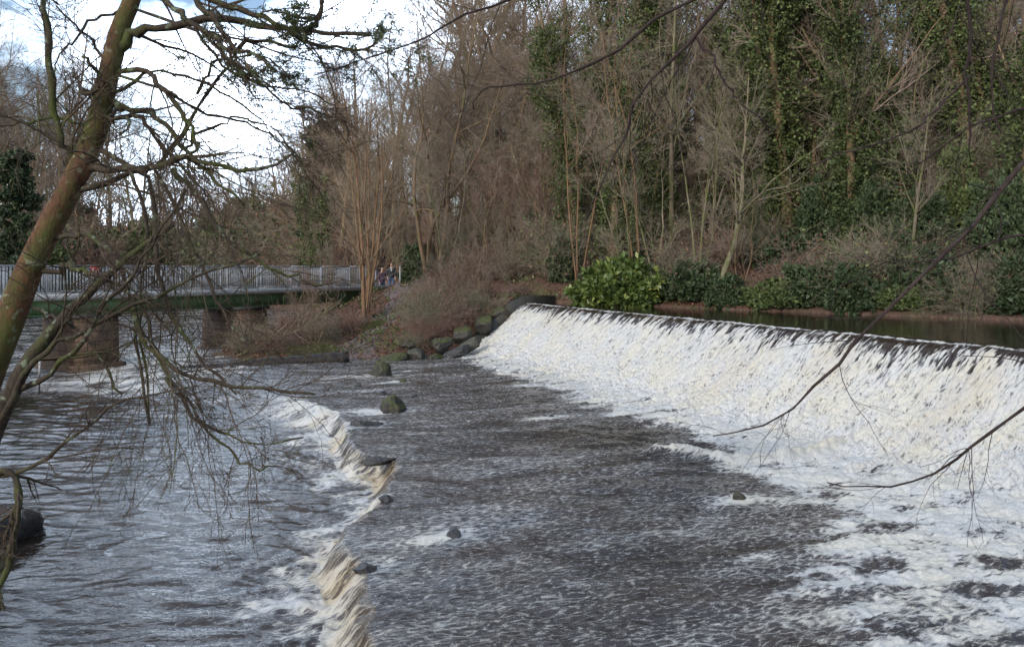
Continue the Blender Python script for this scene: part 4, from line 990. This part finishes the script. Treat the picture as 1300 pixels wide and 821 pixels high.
# ------------------------------------------------------------------ people
def skin(name, J, edges, mat, parent, root=0, sub=2):
    me = bpy.data.meshes.new(name); me.from_pydata([j[0] for j in J], edges, []); o = bpy.data.objects.new(name, me); C.objects.link(o); o.parent = parent
    me.materials.append(mat); sm = o.modifiers.new('s', 'SKIN')
    for i, j in enumerate(J):
        sv = me.skin_vertices[0].data[i]; r_ = j[1]; sv.radius = (r_, r_) if not isinstance(r_, tuple) else r_; sv.use_root = (i == root)
    sm.use_smooth_shade = True; ss = o.modifiers.new('u', 'SUBSURF'); ss.levels = sub; ss.render_levels = sub
    return o
def person(x, y, z, rz, h, coat, hair, scarf, label):
    e = tag(empty('person', (x, y, z), rz), label, 'person', 'people on the footbridge approach'); k = h/1.75
    S = lambda *a: tuple(q*k for q in a)
    J = [(S(0, 0, .95), .13*k), (S(0, 0, 1.2), .14*k), (S(0, 0, 1.4), .12*k), (S(0, 0, 1.5), .055*k), (S(0, -.01, 1.6), .085*k), (S(0, -.01, 1.7), .075*k), (S(0, -.1, 1.61), .018*k)]
    E = [(0, 1), (1, 2), (2, 3), (3, 4), (4, 5), (4, 6)]
    def add(p, r_, par): J.append((S(*p), r_*k)); E.append((par, len(J)-1)); return len(J)-1
    for s in (-1, 1):
        a = add((s*.19, 0, 1.38), .06, 2); a = add((s*.25, -.02, 1.1), .045, a); a = add((s*.23, -.14, .87), .032, a); a = add((s*.22, -.19, .79), .035, a)
        for q in range(4): b = add((s*(.19+.02*q), -.22-.005*q, .74), .009, a); add((s*(.19+.02*q), -.22, .69+.01*abs(q-1.5)), .008, b)
        add((s*.17, -.23, .78), .01, a)
        a = add((s*.1, 0, .85), .09, 0); a = add((s*.11, -.02, .48), .06, a); a = add((s*.11, .01, .08), .045, a); add((s*.12, -.16, .03), .04, a)
    skin('body', J, E, M['skin'], e)
    J = [(S(0, 0, .78), .2*k), (S(0, 0, .95), .18*k), (S(0, 0, 1.2), .18*k), (S(0, 0, 1.4), .14*k), (S(0, 0, 1.46), .08*k)]; E = [(0, 1), (1, 2), (2, 3), (3, 4)]
    for s in (-1, 1):
        a = add((s*.2, 0, 1.38), .085, 3); a = add((s*.26, -.02, 1.1), .07, a); a = add((s*.235, -.14, .88), .055, a)
    skin('coat', J, E, coat, e)
    J = [(S(0, 0, .92), .14*k)]; E = []
    for s in (-1, 1):
        a = add((s*.1, 0, .82), .115, 0); a = add((s*.11, -.02, .48), .08, a); a = add((s*.11, .01, .06), .065, a)
    skin('trousers', J, E, M['jeans'], e)
    skin('hair', [(S(0, .03, 1.63), .085*k), (S(0, .02, 1.72), .082*k), (S(0, -.03, 1.76), .05*k)], [(0, 1), (1, 2)], hair, e)
    if scarf: skin('scarf', [(S(0, -.06, 1.46), .085*k), (S(0, -.13, 1.35), .06*k), (S(.02, -.16, 1.2), .035*k)], [(0, 1), (1, 2)], M['scarf'], e)
x, y = wp(485, 47.8); person(x, y, tz(x, y)+.02, .5, 1.66, M['coat1'], M['hair1'], False, 'pale-haired person in a plum coat standing at the end of the footbridge')
x, y = wp(497, 47.0); person(x, y, tz(x, y)+.02, .1, 1.76, M['coat2'], M['hair2'], True, 'person in a dark coat and blue jeans standing by the railing end post')

# ------------------------------------------------------------------ light, sky, camera
w = bpy.data.worlds.new('World'); bpy.context.scene.world = w; w.use_nodes = True; nt = w.node_tree; bg = nt.nodes['Background']
sky = nt.nodes.new('ShaderNodeTexSky'); sky.sky_type = 'NISHITA'; sky.sun_disc = False
EL, AZ = math.radians(24), math.radians(215)     # sun direction (compass from +Y, clockwise)
sky.sun_elevation = EL; sky.sun_rotation = AZ; sky.dust_density = 1.5
tc = nt.nodes.new('ShaderNodeTexCoord'); mp = nt.nodes.new('ShaderNodeMapping'); mp.inputs['Scale'].default_value = (1, 1, 2.2)
no = nt.nodes.new('ShaderNodeTexNoise'); no.inputs['Scale'].default_value = 2.3; no.inputs['Detail'].default_value = 7; no.inputs['Roughness'].default_value = .55
cr = nt.nodes.new('ShaderNodeValToRGB'); cr.color_ramp.elements[0].position = .44; cr.color_ramp.elements[1].position = .64
mx = nt.nodes.new('ShaderNodeMix'); mx.data_type = 'RGBA'; mx.inputs[7].default_value = (17.5, 18.8, 21, 1)
sc_ = nt.nodes.new('ShaderNodeMix'); sc_.data_type = 'RGBA'; sc_.blend_type = 'MULTIPLY'; sc_.inputs[0].default_value = 1; sc_.inputs[7].default_value = (2.4, 2.4, 2.4, 1)
ln = nt.links.new
ln(tc.outputs['Generated'], mp.inputs[0]); ln(mp.outputs[0], no.inputs[0]); ln(no.outputs[0], cr.inputs[0]); ln(cr.outputs[0], mx.inputs[0])
vd = nt.nodes.new('ShaderNodeVectorMath'); vd.operation = 'DOT_PRODUCT'; vd.inputs[1].default_value = Vector((-.45, .87, .24)).normalized()
mr = nt.nodes.new('ShaderNodeMapRange'); mr.interpolation_type = 'SMOOTHSTEP'; mr.inputs[1].default_value = .8; mr.inputs[2].default_value = 1.0; mr.inputs[3].default_value = 1.0; mr.inputs[4].default_value = 5.2
cm = nt.nodes.new('ShaderNodeVectorMath'); cm.operation = 'SCALE'; cm.inputs[0].default_value = (14.6, 16.8, 20.0)
ln(tc.outputs['Generated'], vd.inputs[0]); ln(vd.outputs['Value'], mr.inputs[0]); ln(mr.outputs[0], cm.inputs['Scale']); ln(cm.outputs[0], mx.inputs[7])
ln(sky.outputs[0], sc_.inputs[6]); ln(sc_.outputs[2], mx.inputs[6]); ln(mx.outputs[2], bg.inputs[0]); bg.inputs[1].default_value = .12
sd = bpy.data.lights.new('sun', 'SUN'); sd.energy = 2.5; sd.angle = math.radians(3); sd.color = (1, .94, .85)
so = bpy.data.objects.new('sun', sd); C.objects.link(so)
dv = Vector((math.sin(AZ)*math.cos(EL), math.cos(AZ)*math.cos(EL), math.sin(EL))); so.rotation_euler = dv.to_track_quat('Z', 'Y').to_euler()
cd = bpy.data.cameras.new('camera'); co = bpy.data.objects.new('camera', cd); C.objects.link(co)
co.location = (0, 0, EYE); co.rotation_euler = (PI/2, 0, 0); cd.sensor_width = 36; cd.lens = 36*F/1300; cd.shift_y = -(410.5-HZ)/1300
cd.clip_end = 3000; cd.clip_start = .05
sc = bpy.context.scene; sc.camera = co
sc.view_settings.view_transform = 'Standard'; sc.view_settings.look = 'None'; sc.view_settings.exposure = -0.4; sc.view_settings.gamma = 1
sc.cycles.max_bounces = 5; sc.cycles.diffuse_bounces = 2; sc.cycles.glossy_bounces = 2; sc.cycles.transmission_bounces = 1
sc.render.use_persistent_data = False
# protos never placed are removed
for o in list(C.objects):
    if o.parent is None and o.type == 'EMPTY' and 'label' not in o:
        for ch in list(o.children): bpy.data.objects.remove(ch)
        bpy.data.objects.remove(o)
